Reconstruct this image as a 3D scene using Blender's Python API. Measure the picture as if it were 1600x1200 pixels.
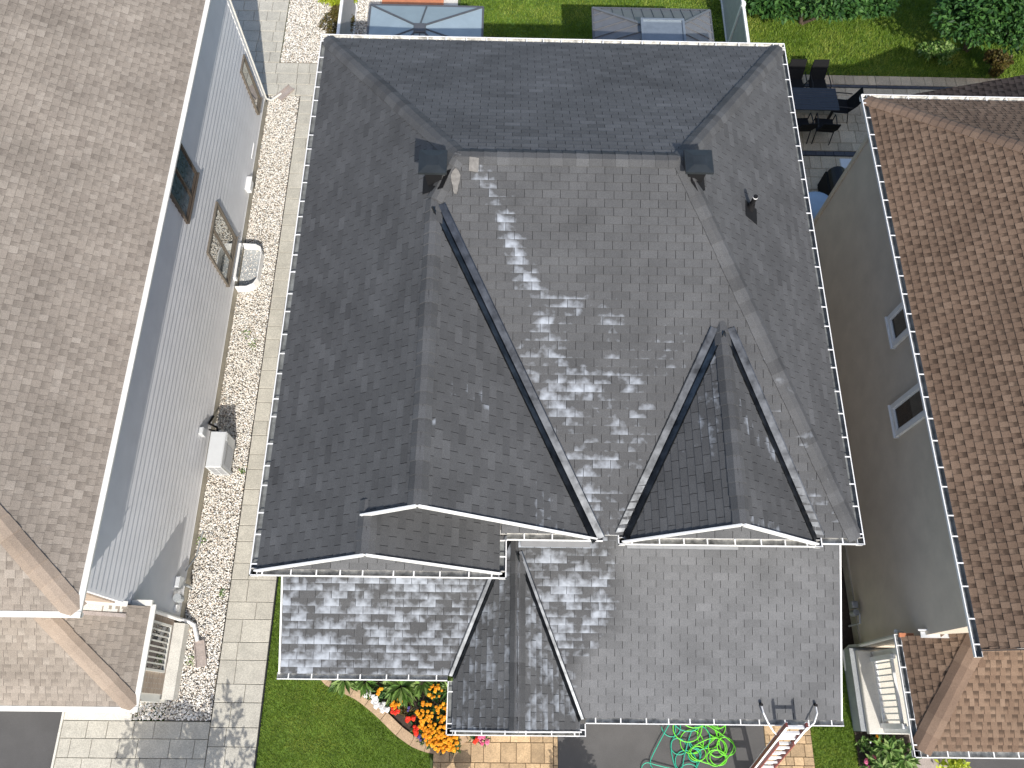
import bpy, math, random
import numpy as np
from mathutils import Matrix, Vector
R_ = math.radians
random.seed(7); rng = np.random.default_rng(7)
for o in list(bpy.data.objects): bpy.data.objects.remove(o)
scn = bpy.context.scene
COL = scn.collection

# ------------------------------------------------------------ camera
HC = 19.0
cam = bpy.data.cameras.new('camera'); cam.sensor_width = 36; cam.lens = 28.28; cam.clip_end = 2000
co = bpy.data.objects.new('camera', cam); COL.objects.link(co)
co.matrix_world = Matrix.Translation((0, 0, HC)) @ Matrix.Rotation(R_(-1.8235), 4, 'Z') @ Matrix.Rotation(R_(22.8744), 4, 'X') @ Matrix.Rotation(R_(2.5582), 4, 'Z')
scn.camera = co
CM = np.array(co.matrix_world.to_3x3())
# ------------------------------------------------------------ world + sun
SUN_EL, SUN_AZ = R_(40.4), R_(-12.0)
SD = Vector((math.sin(SUN_AZ)*math.cos(SUN_EL), math.cos(SUN_AZ)*math.cos(SUN_EL), -math.sin(SUN_EL)))
w = bpy.data.worlds.new('World'); scn.world = w; w.use_nodes = True
wn = w.node_tree; bg = wn.nodes['Background']
sky = wn.nodes.new('ShaderNodeTexSky'); sky.sky_type = 'NISHITA'; sky.sun_disc = False
sky.sun_elevation = SUN_EL; sky.sun_rotation = R_(168); sky.dust_density = 2.0; sky.ozone_density = .6
wn.links.new(sky.outputs[0], bg.inputs[0]); bg.inputs[1].default_value = 0.15
sl = bpy.data.lights.new('sun', 'SUN'); sl.energy = 3.8; sl.angle = R_(0.5); sl.color = (1, .95, .88)
so = bpy.data.objects.new('sun', sl); COL.objects.link(so); so.rotation_euler = SD.to_track_quat('-Z', 'Y').to_euler(); so.location = (10, -20, 30)
vs = scn.view_settings; vs.view_transform = 'Standard'; vs.look = 'None'; vs.gamma = 1; vs.exposure = 0.42; vs.use_curve_mapping = False

# ------------------------------------------------------------ materials
def lin(r, g, b):
    f = lambda c: (c/255)/12.92 if c/255 < .04045 else ((c/255+.055)/1.055)**2.4
    return (f(r), f(g), f(b), 1)
class NT:
    def __init__(s, name):
        s.m = bpy.data.materials.new(name); s.m.use_nodes = True; s.t = s.m.node_tree
        s.b = s.t.nodes['Principled BSDF']
        s.tc = s.t.nodes.new('ShaderNodeTexCoord')
    def n(s, k, **kw):
        x = s.t.nodes.new(k)
        for a, v in kw.items(): setattr(x, a, v)
        return x
    def l(s, a, b): s.t.links.new(a, b)
    def val(s, x, sock):
        if isinstance(x, (int, float)): sock.default_value = x
        elif isinstance(x, (tuple, list)): sock.default_value = x
        else: s.l(x, sock)
    def noise(s, scale, detail=4, rough=.6, coord=None, dist=0, dim=None):
        x = s.n('ShaderNodeTexNoise'); x.inputs['Scale'].default_value = scale; x.inputs['Detail'].default_value = detail
        x.inputs['Roughness'].default_value = rough; x.inputs['Distortion'].default_value = dist
        s.l(coord or s.tc.outputs['Object'], x.inputs['Vector']); return x.outputs['Fac']
    def math(s, op, a, b=0, c=None, clamp=False):
        x = s.n('ShaderNodeMath', operation=op); x.use_clamp = clamp
        s.val(a, x.inputs[0]); s.val(b, x.inputs[1])
        if c is not None: s.val(c, x.inputs[2])
        return x.outputs[0]
    def rng(s, x, a, b, c=0, d=1):
        m = s.n('ShaderNodeMapRange'); s.val(x, m.inputs[0])
        for i, v in enumerate((a, b, c, d)): s.val(v, m.inputs[i+1])
        return m.outputs[0]
    def mix(s, f, a, b, bt='MIX'):
        m = s.n('ShaderNodeMix', data_type='RGBA', blend_type=bt); s.val(f, m.inputs[0]); s.val(a, m.inputs[6]); s.val(b, m.inputs[7]); return m.outputs[2]
    def bump(s, h, st=.3, d=.01):
        b = s.n('ShaderNodeBump'); b.inputs['Strength'].default_value = st; b.inputs['Distance'].default_value = d
        s.l(h, b.inputs['Height']); s.l(b.outputs[0], s.b.inputs['Normal'])
    def attr(s, name):
        a = s.n('ShaderNodeAttribute'); a.attribute_name = name; return a
    def out(s, col=None, rough=None, metal=None, spec=None):
        for v, k in ((col, 'Base Color'), (rough, 'Roughness'), (metal, 'Metallic'), (spec, 'Specular IOR Level')):
            if v is not None: s.val(v, s.b.inputs[k])
        return s.m
def simple(name, col, rough=.6, metal=0, var=.12, scale=6, bump=0, fine=0, spec=.5, rnd=0):
    t = NT(name); f = t.noise(scale, 5)
    c = t.mix(t.rng(f, .3, .7), tuple(x*(1-var) for x in col[:3])+(1,), tuple(min(1, x*(1+var)) for x in col[:3])+(1,))
    if fine:
        g = t.rng(t.noise(fine, 2), .3, .7, .75, 1.2); h = t.n('ShaderNodeVectorMath', operation='SCALE'); t.l(c, h.inputs[0]); t.l(g, h.inputs['Scale']); c = h.outputs[0]
    if rnd:
        oi = t.n('ShaderNodeObjectInfo'); g = t.rng(oi.outputs['Random'], 0, 1, 1-rnd, 1+rnd); h = t.n('ShaderNodeVectorMath', operation='SCALE'); t.l(c, h.inputs[0]); t.l(g, h.inputs['Scale']); c = h.outputs[0]
    if bump: t.bump(t.noise(fine or scale*8, 4), bump, .004)
    return t.out(c, rough, metal, spec)
def shingle_mat(name, cols, shadow=0.0, stain=False, dry=1.0):
    """sh attribute: R tone, G white residue, B height in the tab, A wet/treated"""
    t = NT(name); a = t.attr('sh'); sp = t.n('ShaderNodeSeparateColor'); t.l(a.outputs['Color'], sp.inputs[0])
    tone, res, vv = sp.outputs[0], sp.outputs[1], sp.outputs[2]; wet = a.outputs['Alpha']
    cr = t.n('ShaderNodeValToRGB'); cr.color_ramp.interpolation = 'LINEAR'; e = cr.color_ramp.elements
    for i, c in enumerate(cols):
        p = i/(len(cols)-1)
        if i == 0: e[0].position = 0; e[0].color = c
        elif i == len(cols)-1: e[-1].position = 1; e[-1].color = c
        else: x = e.new(p); x.color = c
    t.l(tone, cr.inputs[0]); c = cr.outputs[0]
    gr = t.rng(t.noise(85, 3, .7), .3, .72, .66, 1.34)
    bl = t.rng(t.noise(.9, 6, .65), .28, .72, .80, 1.20)
    k = t.math('MULTIPLY', gr, bl)
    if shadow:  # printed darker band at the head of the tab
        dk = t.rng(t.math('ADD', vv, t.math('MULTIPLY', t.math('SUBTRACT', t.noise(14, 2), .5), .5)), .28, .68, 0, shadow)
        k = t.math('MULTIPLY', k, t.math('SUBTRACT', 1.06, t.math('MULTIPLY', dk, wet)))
    if stain:
        k = t.math('MULTIPLY', k, t.rng(wet, 0, 1, dry, 1.0))
    h = t.n('ShaderNodeVectorMath', operation='SCALE'); t.l(c, h.inputs[0]); t.l(k, h.inputs['Scale']); c = h.outputs[0]
    rough = .85
    if stain:
        n1 = t.noise(3.2, 2, .5, dist=.3); n2 = t.noise(9, 2, .5)
        # drips gather towards the butt edge of each tab
        m = t.math('ADD', t.math('MULTIPLY', n1, .62), t.math('MULTIPLY', n2, .38))
        m = t.math('ADD', m, t.math('MULTIPLY', t.math('SUBTRACT', .5, vv), .15))
        m = t.rng(t.math('ADD', m, t.math('MULTIPLY', t.math('SUBTRACT', res, 1), .42)), .33, .62)
        m = t.math('MULTIPLY', m, t.rng(res, 0, .12))
        m = t.math('MULTIPLY', m, .74)
        c = t.mix(m, c, lin(178, 185, 194))
    edge = t.math('LESS_THAN', vv, -.5)
    c = t.mix(t.math('MULTIPLY', edge, .75), c, (.012, .012, .012, 1))
    t.bump(t.noise(160, 2), .35, .003)
    return t.out(c, rough, 0, .2)
def leaf_mat(name, cols, tr=.25):
    t = NT(name); a = t.attr('sh'); sp = t.n('ShaderNodeSeparateColor'); t.l(a.outputs['Color'], sp.inputs[0])
    cr = t.n('ShaderNodeValToRGB'); e = cr.color_ramp.elements
    e[0].color = cols[0]; e[1].color = cols[-1]
    for i in range(1, len(cols)-1): x = e.new(i/(len(cols)-1)); x.color = cols[i]
    t.l(sp.outputs[0], cr.inputs[0])
    t.out(cr.outputs[0], .55, 0, .35)
    tl = t.n('ShaderNodeBsdfTranslucent'); t.l(cr.outputs[0], tl.inputs[0])
    mx = t.n('ShaderNodeMixShader'); mx.inputs[0].default_value = tr
    t.l(t.b.outputs[0], mx.inputs[1]); t.l(tl.outputs[0], mx.inputs[2]); t.l(mx.outputs[0], t.t.nodes['Material Output'].inputs[0]); return t.m
M = {}
M['sh_dark'] = shingle_mat('dark_shingle', [(.056, .057, .0585, 1), (.077, .0785, .0805, 1), (.100, .102, .105, 1)], stain=True, dry=1.75)
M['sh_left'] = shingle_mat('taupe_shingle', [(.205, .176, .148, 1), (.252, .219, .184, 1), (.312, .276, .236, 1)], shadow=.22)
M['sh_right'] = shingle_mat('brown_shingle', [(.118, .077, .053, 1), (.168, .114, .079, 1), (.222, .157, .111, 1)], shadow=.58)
M['cap_left'] = shingle_mat('taupe_cap', [(.25, .20, .157, 1), (.345, .28, .222, 1)])
M['cap_right'] = shingle_mat('brown_cap', [(.145, .099, .072, 1), (.195, .137, .099, 1)])
M['deck'] = simple('roof_felt', (.022, .022, .024, 1), .9)
M['deck_l'] = simple('roof_felt_brown', (.07, .055, .045, 1), .9)
M['white'] = simple('white_enamel', (.78, .78, .77, 1), .4, var=.06, scale=2.5)
M['cream'] = simple('cream_enamel', (.68, .67, .62, 1), .45, var=.07, scale=2.5)
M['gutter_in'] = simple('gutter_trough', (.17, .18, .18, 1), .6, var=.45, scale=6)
M['gutter_pale'] = simple('gutter_trough_pale', (.50, .49, .45, 1), .6, var=.55, scale=9)  # front and rear troughs: mottled dirt, with their sunlit brightness put into the colour
M['siding_l'] = simple('grey_siding', (.635, .64, .655, 1), .5, var=.05, scale=2)
M['siding_r'] = simple('taupe_siding', (.57, .50, .41, 1), .6, var=.08, scale=2)
M['siding_d'] = simple('stone_wall', (.36, .35, .33, 1), .8, var=.2, scale=5)
M['soffit'] = simple('soffit_white', (.66, .66, .65, 1), .6)
M['conc'] = simple('concrete', (.40, .37, .30, 1), .85, var=.15, scale=3, fine=60, bump=.2)
M['conc_pale'] = simple('pale_concrete', (.60, .58, .52, 1), .8, var=.10, scale=3, fine=60)
M['conc_grey'] = simple('grey_concrete', (.33, .35, .36, 1), .85, var=.12, scale=3, fine=60)
M['paver'] = simple('pale_paver', (.455, .435, .375, 1), .85, var=.10, scale=3, fine=45, bump=.25, rnd=.06)
M['paver_p'] = simple('patio_paver', (.58, .47, .33, 1), .85, var=.12, scale=3, fine=45, bump=.25, rnd=.14)
M['paver_t'] = simple('tan_paver', (.45, .32, .185, 1), .85, var=.2, scale=4, fine=45, bump=.25, rnd=.26)
M['paver_d'] = simple('charcoal_paver', (.085, .09, .105, 1), .85, rnd=.1)
M['edge_st'] = simple('border_stone', (.42, .30, .19, 1), .85, var=.12, scale=5, fine=45, rnd=.08)
M['joint'] = simple('joint_sand', (.22, .20, .16, 1), .95, var=.25, scale=12)
M['asphalt'] = simple('asphalt', (.085, .083, .082, 1), .9, var=.14, scale=1.3, fine=90, bump=.5)
M['soil'] = simple('soil', (.05, .036, .026, 1), .95, var=.35, scale=10, fine=40, bump=.6)
M['gravel_base'] = simple('gravel_base', (.26, .235, .195, 1), .95, var=.4, scale=30)
M['grassbase'] = simple('turf', (.10, .165, .02, 1), .9, var=.35, scale=3, fine=30)
M['grassbase_b'] = simple('back_turf', (.085, .15, .02, 1), .9, var=.4, scale=1.2, fine=20)
M['meadow'] = simple('meadow_ground', (.07, .11, .03, 1), .95, var=.3, scale=.3)
M['grass'] = leaf_mat('grass_blade', [(.085, .15, .012, 1), (.17, .275, .028, 1), (.36, .41, .08, 1)], .3)
M['stone'] = None
t = NT('pebble'); a = t.attr('sh'); M['stone'] = t.out(a.outputs['Color'], .75)
M['leaf_dk'] = leaf_mat('tree_leaf', [(.018, .055, .016, 1), (.04, .115, .025, 1), (.085, .19, .04, 1)])
M['leaf_ho'] = leaf_mat('hosta_leaf', [(.045, .11, .018, 1), (.13, .25, .045, 1), (.34, .45, .16, 1)])
M['leaf_ye'] = leaf_mat('gold_leaf', [(.16, .22, .008, 1), (.33, .42, .02, 1), (.5, .55, .06, 1)])
M['leaf_br'] = leaf_mat('bronze_leaf', [(.05, .055, .012, 1), (.11, .075, .025, 1), (.16, .14, .03, 1)])
M['petal_o'] = leaf_mat('orange_petal', [(.62, .15, .004, 1), (.80, .30, .008, 1), (.88, .47, .02, 1)], .2)
M['petal_r'] = leaf_mat('red_petal', [(.7, .02, .012, 1), (.85, .06, .02, 1)], .2)
M['petal_w'] = leaf_mat('white_petal', [(.75, .74, .72, 1), (.85, .85, .85, 1)], .2)
M['petal_p'] = leaf_mat('pink_petal', [(.65, .03, .12, 1), (.85, .25, .42, 1)], .2)
M['petal_v'] = leaf_mat('violet_petal', [(.05, .03, .16, 1), (.14, .10, .35, 1)], .2)
M['bark'] = simple('bark', (.09, .065, .045, 1), .9, var=.3, scale=12, bump=.5)
M['valley'] = simple('valley_metal', (.10, .107, .115, 1), .33, 1.0, var=.55, scale=5, spec=.6)
M['ventmetal'] = simple('vent_metal', (.030, .036, .040, 1), .42, .35, var=.2, scale=5)
M['black'] = simple('black_plastic', (.008, .008, .009, 1), .75, spec=.25)
M['blackmetal'] = simple('black_metal', (.018, .018, .019, 1), .45, .3)
M['tabletop'] = simple('dark_tabletop', (.035, .042, .055, 1), .35)
M['lead'] = simple('sealant', (.17, .162, .15, 1), .8, var=.25, scale=14)
M['brownframe'] = simple('brown_frame', (.075, .06, .048, 1), .45)
M['taupeframe'] = simple('taupe_frame', (.145, .125, .10, 1), .45)
t = NT('glass'); M['glass'] = t.out((.02, .026, .03, 1), .03, 0, 1.0)
t = NT('glass_blue'); M['glassb'] = t.out(t.mix(t.rng(t.noise(9, 2), .4, .6), (.05, .075, .095, 1), (.10, .14, .17, 1)), .08, 0, .9)
t = NT('glass_bright'); t.b.inputs['Coat Weight'].default_value = 1; t.b.inputs['Coat Roughness'].default_value = .02; M['glassm'] = t.out((.32, .34, .33, 1), .03, .85, 1.0)
M['ac'] = simple('ac_enamel', (.56, .58, .59, 1), .4, var=.04)
M['ac_gr'] = simple('ac_grille', (.30, .31, .32, 1), .5)
M['red'] = simple('red_fibreglass', (.235, .062, .052, 1), .5, var=.15)
M['alu'] = simple('aluminium', (.84, .84, .84, 1), .4, 0, var=.05)
M['hose_g'] = simple('lime_hose', (.15, .60, .03, 1), .4)
M['hose_t'] = simple('teal_hose', (.025, .35, .23, 1), .4)
M['bluesheet'] = simple('polycarbonate', (.27, .34, .385, 1), .25, var=.06, scale=3)
M['gz_frame'] = simple('gazebo_frame', (.085, .09, .10, 1), .5)
M['gz_metal'] = simple('standing_seam', (.17, .175, .185, 1), .42, .3, var=.08)
M['gz_metal2'] = simple('standing_seam_blue', (.20, .235, .27, 1), .35, .3)
M['vinyl'] = simple('vinyl_fence', (.40, .41, .41, 1), .55)
M['terra'] = simple('terracotta_board', (.48, .18, .085, 1), .7, var=.15)
M['spa'] = simple('blue_vinyl', (.36, .47, .60, 1), .5, var=.08)
M['blockbeige'] = simple('splash_concrete', (.36, .31, .28, 1), .85, var=.12, scale=8, fine=50)
# brick: small bricks, too fine to pick apart
t = NT('tan_brick'); bt = t.n('ShaderNodeTexBrick'); bt.inputs['Scale'].default_value = 1; bt.inputs['Color1'].default_value = (.42, .32, .24, 1); bt.inputs['Color2'].default_value = (.30, .22, .165, 1)
bt.inputs['Mortar'].default_value = (.42, .38, .33, 1); bt.inputs['Brick Width'].default_value = .2; bt.inputs['Row Height'].default_value = .067; bt.inputs['Mortar Size'].default_value = .008
mp = t.n('ShaderNodeMapping'); mp.inputs['Rotation'].default_value = (R_(90), 0, R_(90)); mp.vector_type = 'TEXTURE'
t.l(t.tc.outputs['Object'], mp.inputs[0]); t.l(mp.outputs[0], bt.inputs['Vector']); M['brick'] = t.out(bt.outputs[0], .85)

# ------------------------------------------------------------ mesh helpers
BASE = {}
class MB:
    def __init__(s): s.v = []; s.f = []; s.a = []
    def add(s, vs, fs, col=None):
        k = len(s.v); s.v += [tuple(p) for p in vs]; s.f += [tuple(i+k for i in f) for f in fs]
        if col is not None: s.a += [col]*len(vs)
        return s
    def box(s, x0, x1, y0, y1, z0, z1, M4=None, col=None):
        p = [(x, y, z) for z in (z0, z1) for y in (y0, y1) for x in (x0, x1)]
        if M4 is not None: p = [tuple(M4 @ Vector(q)) for q in p]
        return s.add(p, [(0, 2, 3, 1), (4, 5, 7, 6), (0, 1, 5, 4), (2, 6, 7, 3), (0, 4, 6, 2), (1, 3, 7, 5)], col)
    def bbox(s, x0, x1, y0, y1, z0, z1, b=.01):
        """box with chamfered top edges"""
        b = min(b, (x1-x0)/3, (y1-y0)/3)
        p = [(x0, y0, z0), (x1, y0, z0), (x1, y1, z0), (x0, y1, z0), (x0, y0, z1-b), (x1, y0, z1-b), (x1, y1, z1-b), (x0, y1, z1-b), (x0+b, y0+b, z1), (x1-b, y0+b, z1), (x1-b, y1-b, z1), (x0+b, y1-b, z1)]
        f = [(3, 2, 1, 0), (8, 9, 10, 11)]
        for k in (0, 4):
            for i in range(4): j = (i+1) % 4; f.append((k+i, k+j, k+4+j, k+4+i))
        return s.add(p, f)
    def poly(s, pts): return s.add(pts, [tuple(range(len(pts)))])
    def prism(s, poly, z0, z1):
        n = len(poly); p = [(x, y, z0) for x, y in poly]+[(x, y, z1) for x, y in poly]
        return s.add(p, [tuple(range(n-1, -1, -1)), tuple(range(n, 2*n))]+[(i, (i+1) % n, n+(i+1) % n, n+i) for i in range(n)])
    def slab(s, pts, th):
        """polygon in 3D thickened downwards by th"""
        n = len(pts); p = [tuple(q) for q in pts]+[(q[0], q[1], q[2]-th) for q in pts]
        return s.add(p, [tuple(range(n)), tuple(range(2*n-1, n-1, -1))]+[(i, n+i, n+(i+1) % n, (i+1) % n) for i in range(n)])
    def bar(s, a, b, wx, wz, up=(0, 0, 1)):
        a, b = Vector(a), Vector(b); d = (b-a).normalized(); up = Vector(up)
        sx = d.cross(up)
        if sx.length < 1e-4: sx = Vector((1, 0, 0))
        sx.normalize(); sz = sx.cross(d).normalized()
        p = [q+sx*i*wx/2+sz*j*wz/2 for q in (a, b) for i, j in ((-1, -1), (1, -1), (1, 1), (-1, 1))]
        return s.add(p, [(0, 1, 2, 3), (7, 6, 5, 4)]+[(i, 4+i, 4+(i+1) % 4, (i+1) % 4) for i in range(4)])
    def tube(s, pts, r, n=8, cap=True):
        pts = [Vector(p) for p in pts]; rs = r if isinstance(r, (list, tuple)) else [r]*len(pts)
        vs = []; fs = []; prev = None
        for i, p in enumerate(pts):
            d = (pts[min(i+1, len(pts)-1)]-pts[max(i-1, 0)]).normalized()
            if prev is None: u = d.orthogonal().normalized()
            else:
                u = (prev-d*prev.dot(d))
                u = u.normalized() if u.length > 1e-5 else d.orthogonal().normalized()
            prev = u; v = d.cross(u)
            vs += [p+(u*math.cos(2*math.pi*k/n)+v*math.sin(2*math.pi*k/n))*rs[i] for k in range(n)]
        for i in range(len(pts)-1):
            for k in range(n): fs.append((i*n+k, i*n+(k+1) % n, (i+1)*n+(k+1) % n, (i+1)*n+k))
        if cap: fs += [tuple(range(n-1, -1, -1)), tuple(range((len(pts)-1)*n, len(pts)*n))]
        return s.add(vs, fs)
    def lathe(s, prof, cx, cy, n=24):
        k = len(prof); vs = [(cx+r*math.cos(2*math.pi*j/n), cy+r*math.sin(2*math.pi*j/n), z) for j in range(n) for r, z in prof]
        return s.add(vs, [(j*k+i, ((j+1) % n)*k+i, ((j+1) % n)*k+i+1, j*k+i+1) for j in range(n) for i in range(k-1)])
    def build(s, name, mat, parent=None, base=None, smooth=False):
        b = BASE[parent] if parent is not None else Vector(base if base else (0, 0, 0))
        me = bpy.data.meshes.new(name); me.from_pydata([(x-b[0], y-b[1], z-b[2]) for x, y, z in s.v], [], s.f)
        if s.a:
            at = me.color_attributes.new('sh', 'FLOAT_COLOR', 'POINT'); at.data.foreach_set('color', np.array(s.a, dtype=np.float32).ravel())
        me.materials.append(mat if not isinstance(mat, str) else M[mat])
        if smooth: me.polygons.foreach_set('use_smooth', [True]*len(me.polygons))
        return link(bpy.data.objects.new(name, me), parent, b)
def link(o, parent, b):
    COL.objects.link(o)
    if parent is not None: o.parent = parent
    else: o.location = b
    BASE[o] = Vector(b); return o
def npmesh(name, V, F, mat, parent=None, base=(0, 0, 0), col=None, kind='stuff'):
    """big mesh from numpy arrays; F (n,k)"""
    b = BASE[parent] if parent is not None else Vector(base)
    me = bpy.data.meshes.new(name); n = len(V); k = F.shape[1]
    me.vertices.add(n); me.vertices.foreach_set('co', (V-np.array(b)).astype(np.float32).ravel())
    me.loops.add(F.size); me.loops.foreach_set('vertex_index', F.astype(np.int32).ravel())
    me.polygons.add(len(F)); me.polygons.foreach_set('loop_start', np.arange(0, F.size, k, dtype=np.int32)); me.polygons.foreach_set('loop_total', np.full(len(F), k, dtype=np.int32))
    me.update(calc_edges=True); me.validate()
    if col is not None:
        at = me.color_attributes.new('sh', 'FLOAT_COLOR', 'POINT'); at.data.foreach_set('color', col.astype(np.float32).ravel())
    me.materials.append(M[mat]); o = link(bpy.data.objects.new(name, me), parent, b)
    if kind: o['kind'] = kind
    return o
def tag(o, label, cat, group=None):
    o['label'] = label; o['category'] = cat
    if group: o['group'] = group
    return o
def thing(name, label, cat, loc, group=None):
    o = bpy.data.objects.new(name, None); o.empty_display_size = .2; link(o, None, Vector(loc)); return tag(o, label, cat, group)
def struct(o): o['kind'] = 'structure'; return o
def stuff(o): o['kind'] = 'stuff'; return o
def copy_tree(o, parent=None):
    c = o.copy(); COL.objects.link(c); c.parent = parent; BASE[c] = BASE[o]
    for ch in list(o.children):
        copy_tree(ch, c)
    return c
def rand(a, b): return random.uniform(a, b)
_g = rng.random((64, 64))
def vnoise(x, y):
    xi, yi = math.floor(x), math.floor(y); fx, fy = x-xi, y-yi; fx = fx*fx*(3-2*fx); fy = fy*fy*(3-2*fy)
    g = lambda i, j: _g[i % 64, j % 64]
    return (g(xi, yi)*(1-fx)+g(xi+1, yi)*fx)*(1-fy)+(g(xi, yi+1)*(1-fx)+g(xi+1, yi+1)*fx)*fy

# ------------------------------------------------------------ roofs
def clip(sub, x0, x1, y0, y1):
    for ax, lim, sg in ((0, x0, 1), (0, x1, -1), (1, y0, 1), (1, y1, -1)):
        out = []; n = len(sub)
        for i in range(n):
            a, b = sub[i], sub[(i+1) % n]; da = (a[ax]-lim)*sg; db = (b[ax]-lim)*sg
            if da >= 0: out.append(a)
            if da*db < 0:
                t = da/(da-db); out.append((a[0]+(b[0]-a[0])*t, a[1]+(b[1]-a[1])*t))
        sub = out
        if len(sub) < 3: return []
    return sub
def area2(p): return abs(sum(p[i][0]*p[(i+1) % len(p)][1]-p[(i+1) % len(p)][0]*p[i][1] for i in range(len(p))))/2
def project(p):
    v = CM.T @ (np.array(p)-np.array([0, 0, HC])); return (800+1257*v[0]/-v[2], 600-1257*v[1]/-v[2])
class Roof:
    def __init__(s, house, mats, cap, deckmat, style='tab', E=.143, W=.305, t=.011, sf=None):
        s.h = house; s.mat = mats; s.cap = cap; s.style = style; s.E = E; s.W = W; s.t = t; s.rec = []; s.sf = sf; s.caps = []; s.deck = MB(); s.deckmat = deckmat
    def plane(s, pts, tag_=''):
        """pts: 3D polygon (coplanar), first edge = the eave line direction"""
        P = [Vector(p) for p in pts]; nrm = Vector((0, 0, 0))
        for i in range(len(P)): nrm += (P[i]-P[0]).cross(P[(i+1) % len(P)]-P[0])
        nrm.normalize()
        if nrm.z < 0: nrm = -nrm
        u = Vector((-nrm.y, nrm.x, 0)).normalized(); v = nrm.cross(u)          # u along eave, v up the slope
        if v.z < 0: u, v = -u, nrm.cross(-u)
        O = min(P, key=lambda p: p.z)
        Q = [((p-O).dot(u), (p-O).dot(v)) for p in P]
        s.deck.slab([p-nrm*.012 for p in P], .03)
        u0, u1 = min(q[0] for q in Q), max(q[0] for q in Q); v1 = max(q[1] for q in Q)
        E, W = s.E, s.W; k = 0; v0 = min(q[1] for q in Q)-.02
        while v0+k*E < v1:
            va, vb = v0+k*E, v0+(k+1)*E
            if s.style == 'tab':
                x = u0-W+(k % 2)*W/2+rand(-.008, .008)
                cols = []
                while x < u1: cols.append((x, x+W)); x += W
            else:
                x = u0-rand(0, .3); cols = []
                kk = 0
                while x < u1: ww = rand(*s.W)*(1 if (kk+k) % 2 == 0 else .75); cols.append((x, x+ww)); x += ww; kk += 1
            for ci, (a, b) in enumerate(cols):
                g = .0042 if s.style == 'tab' else .0015
                r = clip(Q, a+g, b-g, va, vb)
                if len(r) < 3 or area2(r) < .0004: continue
                c = (sum(q[0] for q in r)/len(r), sum(q[1] for q in r)/len(r))
                rec = 1
                if s.style == 'tab': tone = min(1, max(0, random.gauss(.5, .09 if tag_ in ('rl', 'll', 'front') else .14))); t = s.t
                else:
                    raised = (ci+k) % 2 == 0
                    t = s.t*(1.0 if raised else .45); tone = min(1, max(0, random.gauss(.48, .14)))
                    rec = .12 if raised else 1
                top = []; att = []; pf = rand(.5, 1.12)
                for q in r:
                    vv = (q[1]-va)/E; p = O+u*q[0]+v*q[1]+nrm*(t*(1-vv)+.001)
                    st, wt = s.sf(p, tag_) if s.sf else (0, rec)
                    top.append(p); att.append((tone, min(1, st*pf+.12*(st > .3)), vv, wt))
                bot = [O+u*q[0]+v*q[1]-nrm*.006 for q in r]
                # visible size in the picture
                pp = [project(p) for p in top]; ar = area2(pp)
                cx, cy = pp[0]
                if not (0 < cx < 1600 and 0 < cy < 1200): ar = 0
                s.rec.append((ar, top, bot, att))
            k += 1
    def capline(s, a, b, n1, n2, wd=.165, E=.22, lift=.016):
        a, b = Vector(a), Vector(b); d = (b-a); L = d.length; d.normalize(); ws = []
        for n in (n1, n2):
            n = Vector(n).normalized(); wv = n.cross(d).normalized()
            if wv.z > 0: wv = -wv
            ws.append((wv, n))
        if ws[0][0].dot(ws[1][0]) > .98: ws[1] = (-ws[1][0], ws[1][1])
        N = max(1, round(L/E)); mid = (ws[0][1]+ws[1][1]).normalized()
        for i in range(N):
            p0 = a+d*(L*i/N); p1 = a+d*(L*(i+1)/N+.02); jit = rand(-.006, .006); tone = rand(.15, .85)
            mb = MB()
            for (p, h) in ((p0, lift+.013), (p1, lift+.002)):
                for (wv, n), sc in ((ws[0], 1), (ws[0], .30), (ws[1], .30), (ws[1], 1)):
                    mb.v.append(tuple(p+wv*(wd*sc+jit)+n*h+(mid*.016 if sc < 1 else mid*0)))
            top = list(mb.v); mb.v += [tuple(Vector(q)-mid*.014) for q in top]
            mb.f = [(0, 1, 5, 4), (1, 2, 6, 5), (2, 3, 7, 6), (0, 8, 9, 1), (1, 9, 10, 2), (2, 10, 11, 3), (0, 4, 12, 8), (3, 11, 15, 7), (4, 5, 13, 12), (5, 6, 14, 13), (6, 7, 15, 14)]
            wt = s.sf(p0, 'cap') if s.sf else (0, 1)
            mb.a = [(tone, wt[0], .5, wt[1])]*16
            s.caps.append(mb)
    def finish(s):
        roof = s.deck.build('roof', s.deckmat, s.h); s.obj = roof
        s.rec.sort(key=lambda r: -r[0])
        def put(mb, r):
            _, top, bot, att = r; n = len(top)
            mb.add(list(top)+list(top)+list(bot), [tuple(range(n))]+[(n+i, 2*n+i, 2*n+(i+1) % n, n+(i+1) % n) for i in range(n)]); ed = [(q[0], 0, -1, q[3]) for q in att]; mb.a += att+ed+ed
        for r in s.rec[:300]:
            mb = MB(); put(mb, r); mb.build('shingle', s.mat, roof)
        mb = MB()
        for r in s.rec[300:]: put(mb, r)
        if mb.v: stuff(mb.build('shingle_field', s.mat, roof))
        for c in s.caps: c.build('ridge_cap', s.cap, roof)
        return roof
def nrm3(a, b, c):
    n = (Vector(b)-Vector(a)).cross(Vector(c)-Vector(a)).normalized(); return n if n.z > 0 else -n
HANGER = {}
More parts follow.
